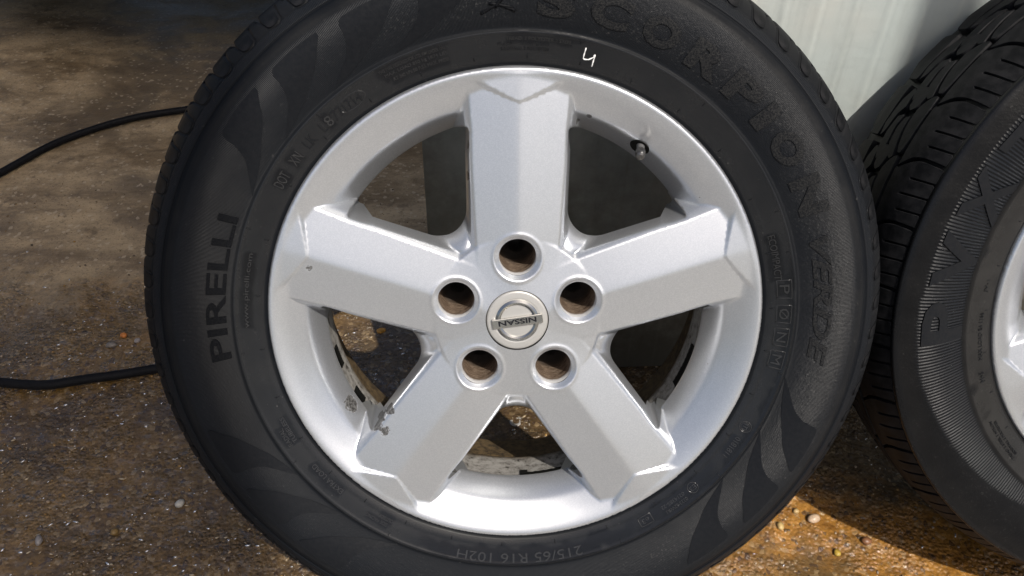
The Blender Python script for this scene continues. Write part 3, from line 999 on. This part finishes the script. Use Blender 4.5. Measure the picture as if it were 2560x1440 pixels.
# centre cap
def centre_cap(root, off):
    V, F = lathe(dense([(28.3, -12), (27.6, -3.6), (27.2, -2.7), (26.2, -2.2), (20.6, -1.9), (20.2, -2.1), (12, -1.9), (.05, -1.85)], 1.0), 96)
    cap = add(root, off, 'centre_cap', mesh_np('centre_cap', V * .001, F, M_CAP))
    V, F = lathe([(28.9, -5.5), (28.2, -8), (27.4, -8)], 96)
    t = [(19.6, -2.4), (19.4, -1.2), (17.4, .3), (16.4, .3), (14.9, -.9), (14.7, -2.4)]
    V, F = lathe(t, 96)
    obj('emblem_ring', mesh_np('emblem_ring', V * .001, F, M_CHROME, smooth=False), cap)
    # bar with bevelled edges
    L_, H_ = 22.7, 4.3
    bm = bmesh.new()
    bmesh.ops.create_cube(bm, size=1.0)
    for v in bm.verts: v.co = Vector((v.co.x * 2 * L_, v.co.y * 2 * H_, v.co.z * 3.4 - .5))
    bmesh.ops.bevel(bm, geom=bm.edges[:], offset=.7, segments=2, affect='EDGES', profile=.5)
    for v in bm.verts: v.co *= .001
    me = bpy.data.meshes.new('emblem_bar'); bm.to_mesh(me); bm.free(); me.materials.append(M_CHROME)
    bar = obj('emblem_bar', me, cap)
    bar.rotation_euler = (0, 0, R(187.6))
    tm = flat_text('NISSAN', 4.8, 34.0, .12, M_INK, 'emblem_lettering', bold=.28)
    co = np.empty(len(tm.vertices) * 3, np.float32); tm.vertices.foreach_get('co', co); co = co.reshape(-1, 3)
    co[:, 0] -= 17.0; co[:, 1] -= 2.4; co[:, 2] += 1.27
    c, s = math.cos(R(187.6)), math.sin(R(187.6))
    x, y = co[:, 0].copy(), co[:, 1].copy()
    co[:, 0], co[:, 1] = x * c - y * s, x * s + y * c
    tm.vertices.foreach_set('co', (co * .001).ravel()); tm.update()
    obj('emblem_lettering', tm, cap)
    return cap
centre_cap(root1, off1)

# valve
def valve(root, off, rim):
    a = R(54.8)
    u = np.array([math.cos(a), math.sin(a), 0.0]); w = np.array([0, 0, 1.0])
    t = np.array([-math.sin(a), math.cos(a), 0])
    r0 = 184.5
    sl_ = float(lip_z(np.array([r0 + 1.5]))[0] - lip_z(np.array([r0 - 1.5]))[0]) / 3
    nrm = -u * sl_ + w; nrm /= np.linalg.norm(nrm)
    s2 = np.cross(nrm, t)
    base = u * r0 + w * (float(lip_z(np.array([r0]))[0]) + .2)
    n = 32
    V, F = [], []
    for k, (rad, d) in enumerate(((9.2, -.2), (8.7, .7), (8.3, .4), (8.1, .35), (.1, .3))):
        for i in range(n):
            p = 2 * np.pi * i / n
            V.append(base + nrm * d + rad * (np.cos(p) * t + np.sin(p) * s2 * 1.0))
    F = grid_faces(5, n)
    idx = []
    for k in range(4):
        for i in range(n):
            idx.append((k*n+i, k*n+(i+1) % n, (k+1)*n+(i+1) % n, (k+1)*n+i))
    obj('valve_hole', mesh_np('valve_hole', np.array(V) * .001, np.array(idx), M_WEIGHT), rim)
    d = -u * .30 + w * .95; d /= np.linalg.norm(d)
    b0 = base - nrm * 3 + t * .2
    P = np.array([b0 + d * s for s in (0, 4, 9, 16, 17, 18)])
    V, F = tube(P, 3.4, 20, [1.15, 1.1, 1.0, .95, .9, .8])
    st = add(root, off, 'valve_stem', mesh_np('valve_stem', V * .001, F, simple('grey_rubber', (.10, .10, .10), .6, 0, 300, .3)))
    ridge = np.array([b0 + d * s for s in (15.5, 16.2, 16.8, 23, 23.6, 26, 27.5, 28.2)])
    V, F = tube(ridge, 4.3, 40, [.85, 1.0, 1.0, 1.0, .96, .93, .8, .4])
    m = len(ridge)
    for i in (1, 2, 3):
        for j in range(0, 40, 2):
            V[i * 40 + j] += (ridge[i] - V[i * 40 + j]) * .12
    obj('valve_cap', mesh_np('valve_cap', V * .001, F, M_BRASS, smooth=False), st)
valve(root1, off1, rim1)

# sidewall writing
for (t, ac, span, rb, h, w) in WORDS:
    if t == 'POLYESTER': continue
    arc_text(t, ac, span, rb, h, P1, M_WETLET if w else M_SMOOTHRUB, tyre1, ex=.45 if h > 4 else .3)
arc_text('PIRELLI', 172.0, 29.0, 253.5, 15.0, P1, M_LETTER, tyre1, ex=.9, bold=.16)
for ch, ac, wd in (('S', 83.6, 6.6), ('C', 74.4, 6.9), ('O', 65.2, 6.6), ('R', 56.0, 6.8), ('P', 47.6, 6.4), ('I', 41.6, 2.6), ('O', 34.6, 6.6), ('N', 25.0, 7.2)):
    arc_text(ch, ac, wd, 259.0, 24.0, P1, M_BIGLET, tyre1, ex=.9, bold=.5, shear=.0)
arc_text('VERDE', 4.4, 25.5, 261.0, 14.5, P1, M_BIGLET, tyre1, ex=.8, bold=.25, shear=.25)
# little animal mark before the big word
star = []
V_all, F_all, o_ = [], [], 0
for (p, q, w0) in (((96.5, 262), (93.5, 268), 1.3), ((95, 269), (91, 265), 1.2), ((93.5, 268), (90.5, 262.5), 1.3), ((94, 266), (92, 276), 1.6), ((92, 276), (89.5, 279), 1.2), ((92, 276), (95, 280), 1.2)):
    V, F = ribbon_ring([(p[0] + (q[0]-p[0])*k/6, p[1] + (q[1]-p[1])*k/6) for k in range(7)], w0, 1, P1)
    V_all.append(V); F_all.append([f + o_ for f in F]); o_ += len(V)
obj('raised_emblem', mesh_np('raised_emblem', np.concatenate(V_all) * .001, [np.concatenate([f[0] for f in F_all]), np.concatenate([f[1] for f in F_all])], M_LETTER), tyre1)
# boxes and rings round the approval marks
def ring_mark(pts, wd=.45):
    V, F = ribbon_ring(pts, wd, 1, P1, .1)
    obj('raised_border', mesh_np('raised_border', V * .001, F, M_WETLET), tyre1)
def box_pts(ac, rc, da, dr):
    c = [(ac-da, rc-dr), (ac+da, rc-dr), (ac+da, rc+dr), (ac-da, rc+dr), (ac-da, rc-dr)]
    o = []
    for a, b in zip(c[:-1], c[1:]): o += [(a[0]+(b[0]-a[0])*k/4, a[1]+(b[1]-a[1])*k/4) for k in range(4)]
    return o + [c[-1]]
def circ_pts(ac, rc, rad):
    return [(ac + math.degrees(rad * math.cos(t) / rc), rc + rad * math.sin(t)) for t in np.linspace(0, 2*math.pi, 25)]
for a in (6.9, 1.3, -4.0, -9.2): ring_mark(box_pts(a, 237.6, 2.0, 6.0))
ring_mark(circ_pts(-26.4, 236.4, 5.2)); ring_mark(circ_pts(-26.4, 236.4, 3.9), .3)
ring_mark(circ_pts(-45.2, 236.2, 5.0)); ring_mark(box_pts(-58.6, 236.6, 1.6, 4.2))
ring_mark([(125.2 + 3.1 * math.cos(t) * (1 if abs(math.cos(t)) < .7 else 1.0), 235.1 + 5.6 * math.sin(t)) for t in np.linspace(0, 2*math.pi, 31)], .3)
# flame shaped smooth panels
LEAF = [(0, 249.4), (-3.8, 259.3), (-6.1, 266.9), (-7.4, 277.7), (-8.1, 292.5), (-12.3, 293.4), (-17.2, 293.0), (-15.6, 281.4), (-13.5, 271.6), (-10.1, 262.9), (-8.0, 258.0), (-4.2, 253.0)]
leafV, leafF = panel_patch(dense(np.array(LEAF + LEAF[:1]), 3)[:-1], P1, .45)
leaf_me = mesh_np('flame_panel', leafV * .001, leafF, M_LEAF)
for tip in (152.8, 139.9, 126.7, 113.6, -12.5, -25.5, -38.8, -117.1, -131.0, -144.0):
    o = obj('flame_panel', leaf_me, tyre1); o.rotation_euler = (0, 0, R(tip))
# mould vent pips on the bead edge and the ridge
def pip(a, r, h=.9, ln=3.4):
    V, F = tube(np.array([(rr * math.cos(R(a)), rr * math.sin(R(a)), P1(rr) + .25) for rr in np.linspace(r, r + ln, 5)]), .38, 6)
    return V * .001, F
pv = pip(0, 226.0)
pip_me = mesh_np('vent_nib', pv[0], pv[1], M_SMOOTHRUB)
for a in np.arange(4, 364, 12.0):
    o = obj('vent_nib', pip_me, tyre1); o.rotation_euler = (0, 0, R(a + 2 * math.sin(a)))
pv = pip(0, 242.2, ln=3.2); pip2 = mesh_np('vent_nib', pv[0], pv[1], M_SMOOTHRUB)
for a in np.arange(24, 384, 27.0):
    o = obj('vent_nib', pip2, tyre1); o.rotation_euler = (0, 0, R(a))
# shoulder lugs: raised tongues
TON = []
for k in range(13):
    t = math.pi * k / 12
    TON.append((1.03 * math.cos(t), 319.8 - 2.5 * math.sin(t)))
TON = [(1.25, 328.5)] + TON + [(-1.25, 328.5)]
tv, tf = panel_patch([(a + (r - 322) * .05, r) for a, r in TON], P1, .45, 1.6)
ton_me = mesh_np('shoulder_lug', tv * .001, tf, M_TREAD)
for k in range(72):
    o = obj('shoulder_lug', ton_me, tyre1); o.rotation_euler = (0, 0, R(2.6 + 5.0 * k))
# white marker number
def stroke(P, w):
    P = np.array([[*p, 0] for p in P], float)
    P = np.column_stack([resample(P[:, :2], 1.2), np.zeros(len(resample(P[:, :2], 1.2)))])
    r = np.hypot(P[:, 0], P[:, 1]); P[:, 2] = P1(r) + .12
    tp = .85 + .25 * np.sin(np.arange(len(P)) * 1.7); tp[0] *= .6; tp[-1] *= .6
    V, F = tube(P, w, 8, tp)
    return V, F
Vs, F4s, F3s, o_ = [], [], [], 0
for P in ([(54.9, 234.2), (53.4, 228.5), (52.9, 225.4), (54.2, 224.9), (57.4, 224.8), (61.9, 226.9)], [(62.5, 228.8), (61.6, 225.2), (60.2, 219.2)], [(62.2, 228.6), (61.0, 226.8)]):
    V, F = stroke(P, .62)
    Vs.append(V); F4s.append(F[0] + o_); F3s.append(F[1] + o_); o_ += len(V)
obj('chalk_number', mesh_np('chalk_number', np.concatenate(Vs) * .001, [np.concatenate(F4s), np.concatenate(F3s)], M_CHALK), tyre1)

# ------------------------------------------------------------------ second wheel
RW2 = [[0.999371, 0.013715, -0.032716], [-0.035474, 0.386362, -0.921665], [0.0, 0.922245, 0.386606]]
C2 = (0.671642, 0.585346, 0.9007 - 0.5360)
root2, off2 = wheel_frame('alloy_wheel', RW2, C2, (0.668, 0.675, 0.0))
tag(root2, 'second alloy wheel with chunky block tread, cut off by the right edge', 'wheel', 'alloy wheels leaning against the wall')
T2 = dense([(206, -14), (214, -7), (219.5, -4.6), (221.2, -2.0), (223, -1.0), (228, .8), (229.5, 1.4), (236, 3.4), (243, 5.2), (248, 6.6), (249.2, 6.2), (251, 6.6), (258, 9.6), (266, 12.8), (275, 15.8), (284, 17.6), (293, 18.0), (301, 17.2), (308, 15.4), (312.5, 14.4), (315.2, 13.4), (316.7, 12.4), (317.3, 10.6), (317.2, 7.0),
            (319.5, 2.0), (325, -8), (328.2, -20), (329.6, -36), (330.6, -60), (331.2, -89), (330.6, -118), (329.6, -142), (326, -158), (318, -174), (300, -188), (270, -194), (240, -186), (216, -172)], 2.0)
P2f = prof_at(np.concatenate([T2[:np.argmax(T2[:, 0] > 317.0) + 1], [[334, 0]]]))
V, F = lathe(T2, 900)
r = np.hypot(V[:, 0], V[:, 1]); th = np.degrees(np.arctan2(V[:, 1], V[:, 0])); front = V[:, 2] > -6
lo = np.interp(np.abs(th), [100, 180], [252, 252])
upr = np.where(th > 0, 296 - 0 * th, np.interp(-th, [90, 120, 150, 165, 180], [256, 262, 284, 296, 298]))
ribm = front * hump(r, 251.5, 1e3, .4) * (1 / (1 + np.exp((r - upr) / .5))) * hump(np.where(th < 0, th + 360, th), 95, 260, 2)
jit2 = fbm(V[:, 0] * .001, V[:, 1] * .001, 21, 12, 60, 500)
wet2 = front * ((1 / (1 + np.exp(-(jit2 - 2.1) * 4))) * (r < 249) * .9 + hump(r, 312, 318, .8) * .5)
tyre2 = add(root2, off2, 'tyre', mesh_np('tyre', V * .001, F, M_RUBBER2, attrs=dict(
    wet=wet2, dust_sheen=front * (hump(r, 222, 249, .8) * .55 + hump(r, 300, 314, 3) * .2 + .06), rib=ribm, grain=front * hump(r, 252, 312, 4) * .4)))
rim2 = add(root2, off2, 'rim', RIM_ME.copy())
rim2.data.materials.clear(); rim2.data.materials.append(M_SILVER2)
rim2.rotation_euler = (0, 0, R(208 - 162))
obj('barrel', bar_me, rim2); bores(rim2)
cap2 = centre_cap(root2, off2); cap2.rotation_euler = (0, 0, R(46))
# its sidewall word
for ch, ac, wd in (('P', 185.2, 8.6), ('V', 172.6, 10.5), ('X', 160.0, 10.0), ('T', 147.5, 9.0), ('R', 134.5, 9.5)):
    arc_text(ch, ac, wd, 252.5, 41.0, P2f, M_SMOOTHRUB, tyre2, ex=1.2, bold=.3)
for t, ac, span, rb, h in (('MAX LOAD E4 1166', 190.5, 12.0, 230.5, 4.0), ('JV-1', 178.0, 3.0, 231.0, 4.0), ('M+S', 201.0, 2.6, 231.0, 5.0), ('TREAD 2 STEEL 1 NYLON', 219.0, 12.0, 238.0, 2.8), ('SIDEWALL 2 POLYESTER', 219.0, 11.0, 233.6, 2.8)):
    arc_text(t, ac, span, rb, h, P2f, M_SMOOTHRUB, tyre2, ex=.4)
for a in np.arange(140, 240, 11.0):
    o = obj('vent_nib', pip_me, tyre2); o.rotation_euler = (0, 0, R(a))

# tread blocks of the second tyre, in (u along the circumference, s across) mm
CAR = dense([(316.9, 9.5), (320.5, 4.0), (325.5, -4.5), (330, -14.5), (333.2, -26), (335.2, -40), (336.8, -60), (337.8, -89), (336.8, -118), (335.2, -138), (330, -163.5), (320, -178)], 1.0)
cs_ = np.concatenate([[0], np.cumsum(np.hypot(*np.diff(CAR, axis=0).T))])
ctg = np.gradient(CAR, axis=0); ctg /= np.hypot(*ctg.T)[:, None]
cnr = np.stack([-ctg[:, 1], ctg[:, 0]], 1)
if cnr[len(cnr) // 2, 0] < 0: cnr = -cnr
NP = 34
PITCH = 2 * math.pi * 336.0 / NP
def tread_map(u, s, h):
    rr = np.interp(s, cs_, CAR[:, 0]) + h * np.interp(s, cs_, cnr[:, 0])
    zz = np.interp(s, cs_, CAR[:, 1]) + h * np.interp(s, cs_, cnr[:, 1])
    th = u / 336.0
    return np.column_stack([rr * np.cos(th), rr * np.sin(th), zz])
def block_mesh(poly, step=3.6, depth=7.0, soft=1.0):
    Q = resample(np.concatenate([poly, poly[:1]]), step)[:-1]
    n = len(Q)
    nx, pv_ = np.roll(Q, -1, 0), np.roll(Q, 1, 0)
    t = nx - pv_; t /= np.maximum(np.hypot(*t.T), 1e-6)[:, None]
    nin = np.stack([-t[:, 1], t[:, 0]], 1)
    area = .5 * np.sum(Q[:, 0] * nx[:, 1] - nx[:, 0] * Q[:, 1])
    if area < 0: nin = -nin
    Qi = Q + nin * soft * .6
    lo_, hi_ = Q.min(0), Q.max(0)
    pts = [(x, y) for x in np.arange(lo_[0] + 1, hi_[0], step) for y in np.arange(lo_[1] + 1, hi_[1], step)]
    def inside(p):
        c = False
        for i in range(n):
            a, b = Qi[i], Qi[i - 1]
            if (a[1] > p[1]) != (b[1] > p[1]) and p[0] < (b[0] - a[0]) * (p[1] - a[1]) / (b[1] - a[1]) + a[0]: c = not c
        return c
    pts = [p for p in pts if inside(p) and np.min(np.hypot(*(Qi - p).T)) > step * .5]
    vs, es, fs, *_ = delaunay_2d_cdt([Vector(q) for q in Qi.tolist()] + [Vector(p) for p in pts], [], [list(range(n))], 1, 1e-4)
    P2 = np.array([(v[0], v[1]) for v in vs])
    T = np.array([f for f in fs if len(f) == 3])
    ar = np.cross(P2[T[:, 1]] - P2[T[:, 0]], P2[T[:, 2]] - P2[T[:, 0]])
    T[ar < 0] = T[ar < 0][:, ::-1]
    m = len(P2)
    V = np.concatenate([tread_map(P2[:, 0], P2[:, 1], 0), tread_map(Qi[:, 0], Qi[:, 1], 0), tread_map(Q[:, 0], Q[:, 1], -soft), tread_map(Q[:, 0], Q[:, 1], -depth)])
    i = np.arange(n); j = (i + 1) % n
    F4 = np.concatenate([np.stack([m+k*n+i, m+k*n+j, m+(k+1)*n+j, m+(k+1)*n+i], 1) for k in (0, 1)])
    if area > 0: F4 = F4[:, ::-1]
    # make normals face outward
    c = V[T].mean(1); nn = np.cross(V[T][:, 1] - V[T][:, 0], V[T][:, 2] - V[T][:, 0])
    if (nn[:, :2] * c[:, :2]).sum() + 0 < 0: T = T[:, ::-1]; F4 = F4[:, ::-1]
    return V, T, F4
def curve(pts, n=6):
    return dense(np.array(pts, float), 2.5)
g = 1.3
def notch(u, s0, s1, w=1.5, lean=.12):
    return [(u - w/2, s0), (u - w/2 + lean*(s1-s0), s1), (u + w/2 + lean*(s1-s0), s1), (u + w/2, s0)]
A1 = [(0, 1.0)] + notch(15.2, 1.0, 30) + notch(30.4, 1.0, 34) + notch(45.6, 1.0, 30) + [(PITCH - 3.4, 1.0)]
A2 = curve([(PITCH - 3.4, 1.0), (PITCH - 2.4, 24), (PITCH + 1.5, 38), (PITCH + 9, 49), (PITCH + 13, 54)])
A3 = [(PITCH + 13, 54), (14, 56)]
A4 = curve([(16.4, 55), (10.5, 47), (4.2, 36), (.6, 24), (0, 1.0)])
BLK = {
    'A': np.concatenate([np.array(A1), A2[1:], np.array(A3)[1:], A4[1:-1]]),
    'B': np.array([(6, 61), (20, 59.5), (52, 58.5), (64, 61), (66, 66), (58, 72), (40, 79), (22, 80), (12, 74), (5, 66)], float),
    'C': np.array([(30, 83), (46, 80.5), (62, 74), (70, 70.5), (74, 75), (70, 84), (60, 91), (44, 94), (33, 91)], float),
    'D': np.array([(0, 86), (10, 79), (22, 84), (27, 91), (22, 98), (8, 100), (0, 96)], float),
    'E': np.array([(30, 96), (46, 97), (62, 94), (72, 95), (80, 100), (72, 107), (50, 110), (34, 106)], float),
    'F': np.array([(6, 106), (24, 103), (32, 110), (52, 114), (58, 120), (44, 125), (18, 122), (4, 114)], float),
    'G': np.array([(2, 128), (30, 127), (58, 126), (59, 146), (40, 160), (6, 158)], float),
}
wheel2_mats = M_TREAD
meshes = {}
for k, poly in BLK.items():
    V, T, F4 = block_mesh(poly)
    meshes[k] = (V, T, F4, mesh_np('tread_block', V * .001, [T, F4], M_TREAD))
VIS = [k for k in range(NP) if 104 < (k * 360.0 / NP) % 360 < 268]
rest_V, rest3, rest4, o_ = [], [], [], 0
for k in range(NP):
    a = R(k * 360.0 / NP)
    for kk, (V, T, F4, me) in meshes.items():
        if k in VIS and kk not in ('G',):
            o = obj('tread_block', me, tyre2); o.rotation_euler = (0, 0, a)
        else:
            c, s = math.cos(a), math.sin(a)
            rest_V.append(np.column_stack([V[:, 0]*c - V[:, 1]*s, V[:, 0]*s + V[:, 1]*c, V[:, 2]]))
            rest3.append(T + o_); rest4.append(F4 + o_); o_ += len(V)
tag(obj('tread_pattern', mesh_np('tread_pattern', np.concatenate(rest_V) * .001, [np.concatenate(rest3), np.concatenate(rest4)], M_TREAD), tyre2), kind='stuff')

# ------------------------------------------------------------------ cables
def cable(pts, label):
    P = dense(np.array(pts, float), .01)
    P3 = np.column_stack([P, np.full(len(P), .0062)])
    P3[:, 2] += ground_h(P3[:, 0], P3[:, 1]) * .5 + .0005
    V, F = tube(P3, .0066, 14)
    return tag(obj('cable', mesh_np('cable', V, F, M_BLACK)), label, 'cable', 'black cables on the ground')
cable([(-1.9, .55), (-1.25, .9), (-1.02, 1.11), (-.917, 1.254), (-.862, 1.347), (-.797, 1.412), (-.734, 1.453), (-.656, 1.482), (-.56, 1.512), (-.40, 1.53), (-.2, 1.5)], 'thin black cable lying farther back on the damp ground, running uphill behind the tyre')
cable([(-1.6, .86), (-1.0, .80), (-.80, .778), (-.697, .769), (-.63, .766), (-.59, .775), (-.539, .786), (-.49, .799), (-.43, .815), (-.36, .835), (-.30, .86)], 'black cable lying nearer on wet grit, meeting the lower left of the tyre')

# ------------------------------------------------------------------ washer, pebbles, grit
V, F = lathe([(8.6, 0), (8.6, 1.4), (8.0, 1.8), (4.6, 1.8), (4.2, 1.4), (4.2, 0)], 32)
w = obj('washer', mesh_np('washer', V * .001, F, M_STEEL)); w.location = (.009, .723, .0005)
tag(w, 'small grey metal washer on wet grit, seen through the bottom gap between spokes', 'washer')

def stone(seed, n_sub=2):
    bm = bmesh.new(); bmesh.ops.create_icosphere(bm, subdivisions=n_sub, radius=1.0)
    r = random.Random(seed)
    off = Vector((r.uniform(0, 99), r.uniform(0, 99), 0))
    for v in bm.verts:
        v.co *= 1 + .35 * mnoise.noise(v.co * .9 + off) + .12 * mnoise.noise(v.co * 2.6 + off)
    return bm
PEB = [
    (-.397, .588, 6.2, 5.0, 3.6, (.52, .49, .42), 'pale angular pebble on the dark wet ground left of the tyre'),
    (-.545, .534, 4.2, 7.6, 3.8, (.30, .27, .25), 'long grey pebble near the bottom left corner'),
    (-.463, .549, 4.6, 4.6, 3.8, (.24, .15, .05), 'round ochre pebble low on the left'),
    (-.571, .846, 8.2, 5.0, 3.6, (.20, .17, .14), 'flat grey-brown pebble above the nearer cable'),
    (-.561, .866, 4.6, 5.0, 3.4, (.58, .19, .03), 'orange chip beside the flat grey-brown pebble'),
    (-.538, .856, 4.4, 3.8, 3.0, (.34, .29, .26), 'small pinkish grey pebble near the tyre above the nearer cable'),
    (.371, .585, 8.4, 5.6, 5.0, (.52, .38, .26), 'oval cream pebble on the sunlit ochre ground'),
    (.328, .574, 5.2, 4.6, 3.6, (.50, .36, .15), 'small yellow pebble beside the main tyre in the sun'),
    (.352, .596, 3.8, 3.2, 3.0, (.46, .32, .14), 'tiny tan pebble just above the oval cream one'),
    (.388, .541, 5.0, 4.2, 3.6, (.42, .29, .05), 'bright yellow pebble in the sunlit patch'),
    (.425, .555, 6.4, 5.0, 4.2, (.20, .09, .04), 'dark reddish pebble in the sunlit patch near the shadow edge'),
    (-.191, .889, 7.2, 4.4, 3.6, (.62, .30, .05), 'orange chip seen through the lower left wheel opening'),
    (-.148, .790, 5.2, 5.0, 4.6, (.34, .33, .31), 'round grey pebble seen through the lower left wheel opening'),
]
for i, (x, y, a, b_, c, colr, lab) in enumerate(PEB):
    bm = stone(100 + i)
    for v in bm.verts: v.co = Vector((v.co.x * a, v.co.y * b_, v.co.z * c + c * .55)) * .001
    me = bpy.data.meshes.new('pebble'); bm.to_mesh(me); bm.free()
    me.polygons.foreach_set('use_smooth', np.ones(len(me.polygons), bool))
    me.materials.append(simple('pebble_stone', colr, .4, 0, 500, .3))
    o = obj('pebble', me); o.location = (x, y, float(ground_h(np.array([x]), np.array([y]))[0])); o.rotation_euler = (0, 0, random.uniform(0, 3))
    tag(o, lab, 'pebble', 'loose pebbles on the ground')

def grit():
    bms = []
    for s in range(6):
        bm = stone(s, 1)
        bms.append((np.array([v.co[:] for v in bm.verts]), np.array([[v.index for v in f.verts] for f in bm.faces]))); bm.free()
    Vs, Fs, Cs, o_ = [], [], [], 0
    N = 5500
    pal = [(.10, .065, .035), (.16, .11, .06), (.22, .15, .08), (.28, .2, .12), (.07, .05, .03), (.14, .10, .065), (.34, .26, .18), (.30, .17, .05)]
    n = 0
    while n < N:
        x, y = rng.uniform(-1.15, .75), rng.uniform(.45, 1.25)
        if rng.random() > (1.0 if y < .95 else .25): continue
        V, F = bms[rng.integers(6)]
        k = .0008 + .0016 * rng.random() ** 3
        a = rng.uniform(0, 6.28); c, s = math.cos(a), math.sin(a)
        sx, sy, sz = k * rng.uniform(.8, 1.5), k * rng.uniform(.7, 1.1), k * rng.uniform(.4, .8)
        X = V[:, 0] * sx; Y = V[:, 1] * sy
        z0 = float(ground_h(np.array([x]), np.array([y]))[0])
        Vs.append(np.column_stack([X*c - Y*s + x, X*s + Y*c + y, V[:, 2] * sz + z0 + sz * .3]))
        Fs.append(F + o_); o_ += len(V)
        col = np.array(pal[rng.integers(len(pal))]) * rng.uniform(.7, 1.15)
        Cs.append(np.tile(np.append(col, 1.0), (len(V), 1)))
        n += 1
    for k2 in range(6500):  # pale flecks added to imitate wet glints
        x, y = rng.uniform(-1.1, .6), rng.uniform(.46, 1.05)
        if x > .15 and rng.random() < .85: continue
        cl = .5 + .25 * math.sin(x * 31 + 2.2 * math.sin(y * 23)) + .25 * math.sin(y * 37 + 2 * math.sin(x * 17 + 1))
        if rng.random() > np.clip(1.25 - (y - .5) * 1.7, .10, 1) * (.25 + .75 * cl): continue
        V, F = bms[rng.integers(6)]
        k = .0005 + .0013 * rng.random() ** 3
        a = rng.normal(.35, .5); c, s = math.cos(a), math.sin(a)
        X = V[:, 0] * k * rng.uniform(1.2, 2.6); Y = V[:, 1] * k * .8
        z0 = float(ground_h(np.array([x]), np.array([y]))[0])
        Vs.append(np.column_stack([X*c - Y*s + x, X*s + Y*c + y, V[:, 2] * k * .7 + z0 + k * .4]))
        Fs.append(F + o_); o_ += len(V)
        col = np.array([(.82, .79, .74), (.9, .88, .86), (.50, .40, .26)][rng.integers(3)]) * rng.uniform(.7, 1.05)
        Cs.append(np.tile(np.append(col, 1.0), (len(V), 1)))
    me = mesh_np('gravel', np.concatenate(Vs), np.concatenate(Fs), M_GRIT_GLINT, attrs=dict(tint=np.concatenate(Cs)))
    tag(obj('gravel', me), 'fine wet grit and pale flecks imitating glints, scattered over the ground', 'gravel', kind='stuff')
grit()

# ------------------------------------------------------------------ parked car whose lower edge shows at the top left
def build_car():
    root = empty('parked_car', (-.66, 2.335, 0))
    tag(root, 'dark vehicle whose black lower edge crosses the top left of the view', 'car')
    M_TRIM = simple('black_trim', (.012, .012, .013), .5, 0, 80, .3, .0004)
    M_BODY = simple('dark_car_paint', (.02, .024, .03), .25, .3, 30, .1, 0, None, .6)
    M_GLASS = simple('lamp_glass', (.5, .5, .52), .12, .4)
    xs = np.linspace(-.86, .86, 40)
    def front(x): return -.70 + .36 * np.abs(x / .86) ** 2.6 * 1.0 + .012 * (x / .86) ** 2
    def loft(rows, material, name):
        V = []
        for (dy, z, sx) in rows:
            for x in xs: V.append((x * sx, front(x) + dy, z))
        return obj(name, mesh_np(name, np.array(V), grid_faces(len(rows), len(xs)), material), root)
    loft([(.5, .20, .96), (.06, .155, .97), (.01, .16, .98), (0, .18, .99), (.012, .25, 1), (.03, .30, 1), (.03, .34, 1), (.0, .38, 1), (0, .46, 1), (.03, .52, 1), (.08, .55, 1)], M_TRIM, 'bumper')
    loft([(.06, .553, .995), (.05, .60, .99), (.07, .70, .97), (.13, .78, .95), (.35, .86, .93), (.75, .93, .92), (1.05, .96, .9), (1.55, 1.40, .78), (2.4, 1.44, .76), (3.3, 1.3, .74), (3.6, .95, .85), (3.7, .5, .88), (3.7, .2, .88)], M_BODY, 'body')
    for s in (-1, 1):
        V = []
        for z in (.60, .66, .72):
            for t in np.linspace(.52, .80, 8):
                V.append((s * t * 1.0, front(t) + .035 + (z - .6) * .15, z))
        f = grid_faces(3, 8)
        obj('headlight', mesh_np('headlight', np.array(V), f, M_GLASS), root)
        Vw, Fw = lathe([(120, -90), (200, -100), (300, -95), (318, -80), (320, 0), (318, 80), (300, 95), (200, 100), (120, 90), (20, 80)], 48)
        for yy in (.22, 2.6):
            o = obj('wheel', mesh_np('wheel', Vw * .001, Fw, M_TRIM), root)
            o.rotation_euler = (0, R(90), 0); o.location = (s * .74, yy, .32)
build_car()

# ------------------------------------------------------------------ unseen sheet added overhead to keep the sun off the left ground
def build_shade_blocker():
    z = 5.0
    root = empty('shade_blocker', (.4, -1.6, 0))
    tag(root, 'added corrugated sheet on tall posts, out of view, blocking sun from the left ground', 'shade_blocker')
    # right edge of the sheet: bent so its shade misses the rim, (x, y)
    edge_y = np.array([-2.75, -2.55, -2.18, -.5])
    edge_x = np.array([1.60, 1.50, 1.315, 1.28])
    ys = np.linspace(-2.75, -.5, 60)
    n, nu = len(ys), 140
    V = []
    for lay in (0, .004):
        for y in ys:
            xe = np.interp(y, edge_y, edge_x)
            for u in np.linspace(.1, xe, nu):
                V.append((u - .4, y + 1.6, z + .01 * math.sin(u * 80) + lay))
    f = grid_faces(n, nu)
    m = simple('galvanised_sheet', (.35, .35, .34), .45, .6, 20, .2)
    obj('blocker_sheet', mesh_np('blocker_sheet', np.array(V), np.concatenate([f, f[:, ::-1] + n * nu]), m), root)
    for (px, py) in ((.14, -2.7), (.14, -.55), (1.24, -.55), (1.45, -2.7)):
        P = np.array([(px - .4, py + 1.6, zz) for zz in np.linspace(0, z - .01, 6)])
        Vv, Ff = tube(P, .03, 12)
        obj('blocker_post', mesh_np('blocker_post', Vv, Ff, m), root)
build_shade_blocker()
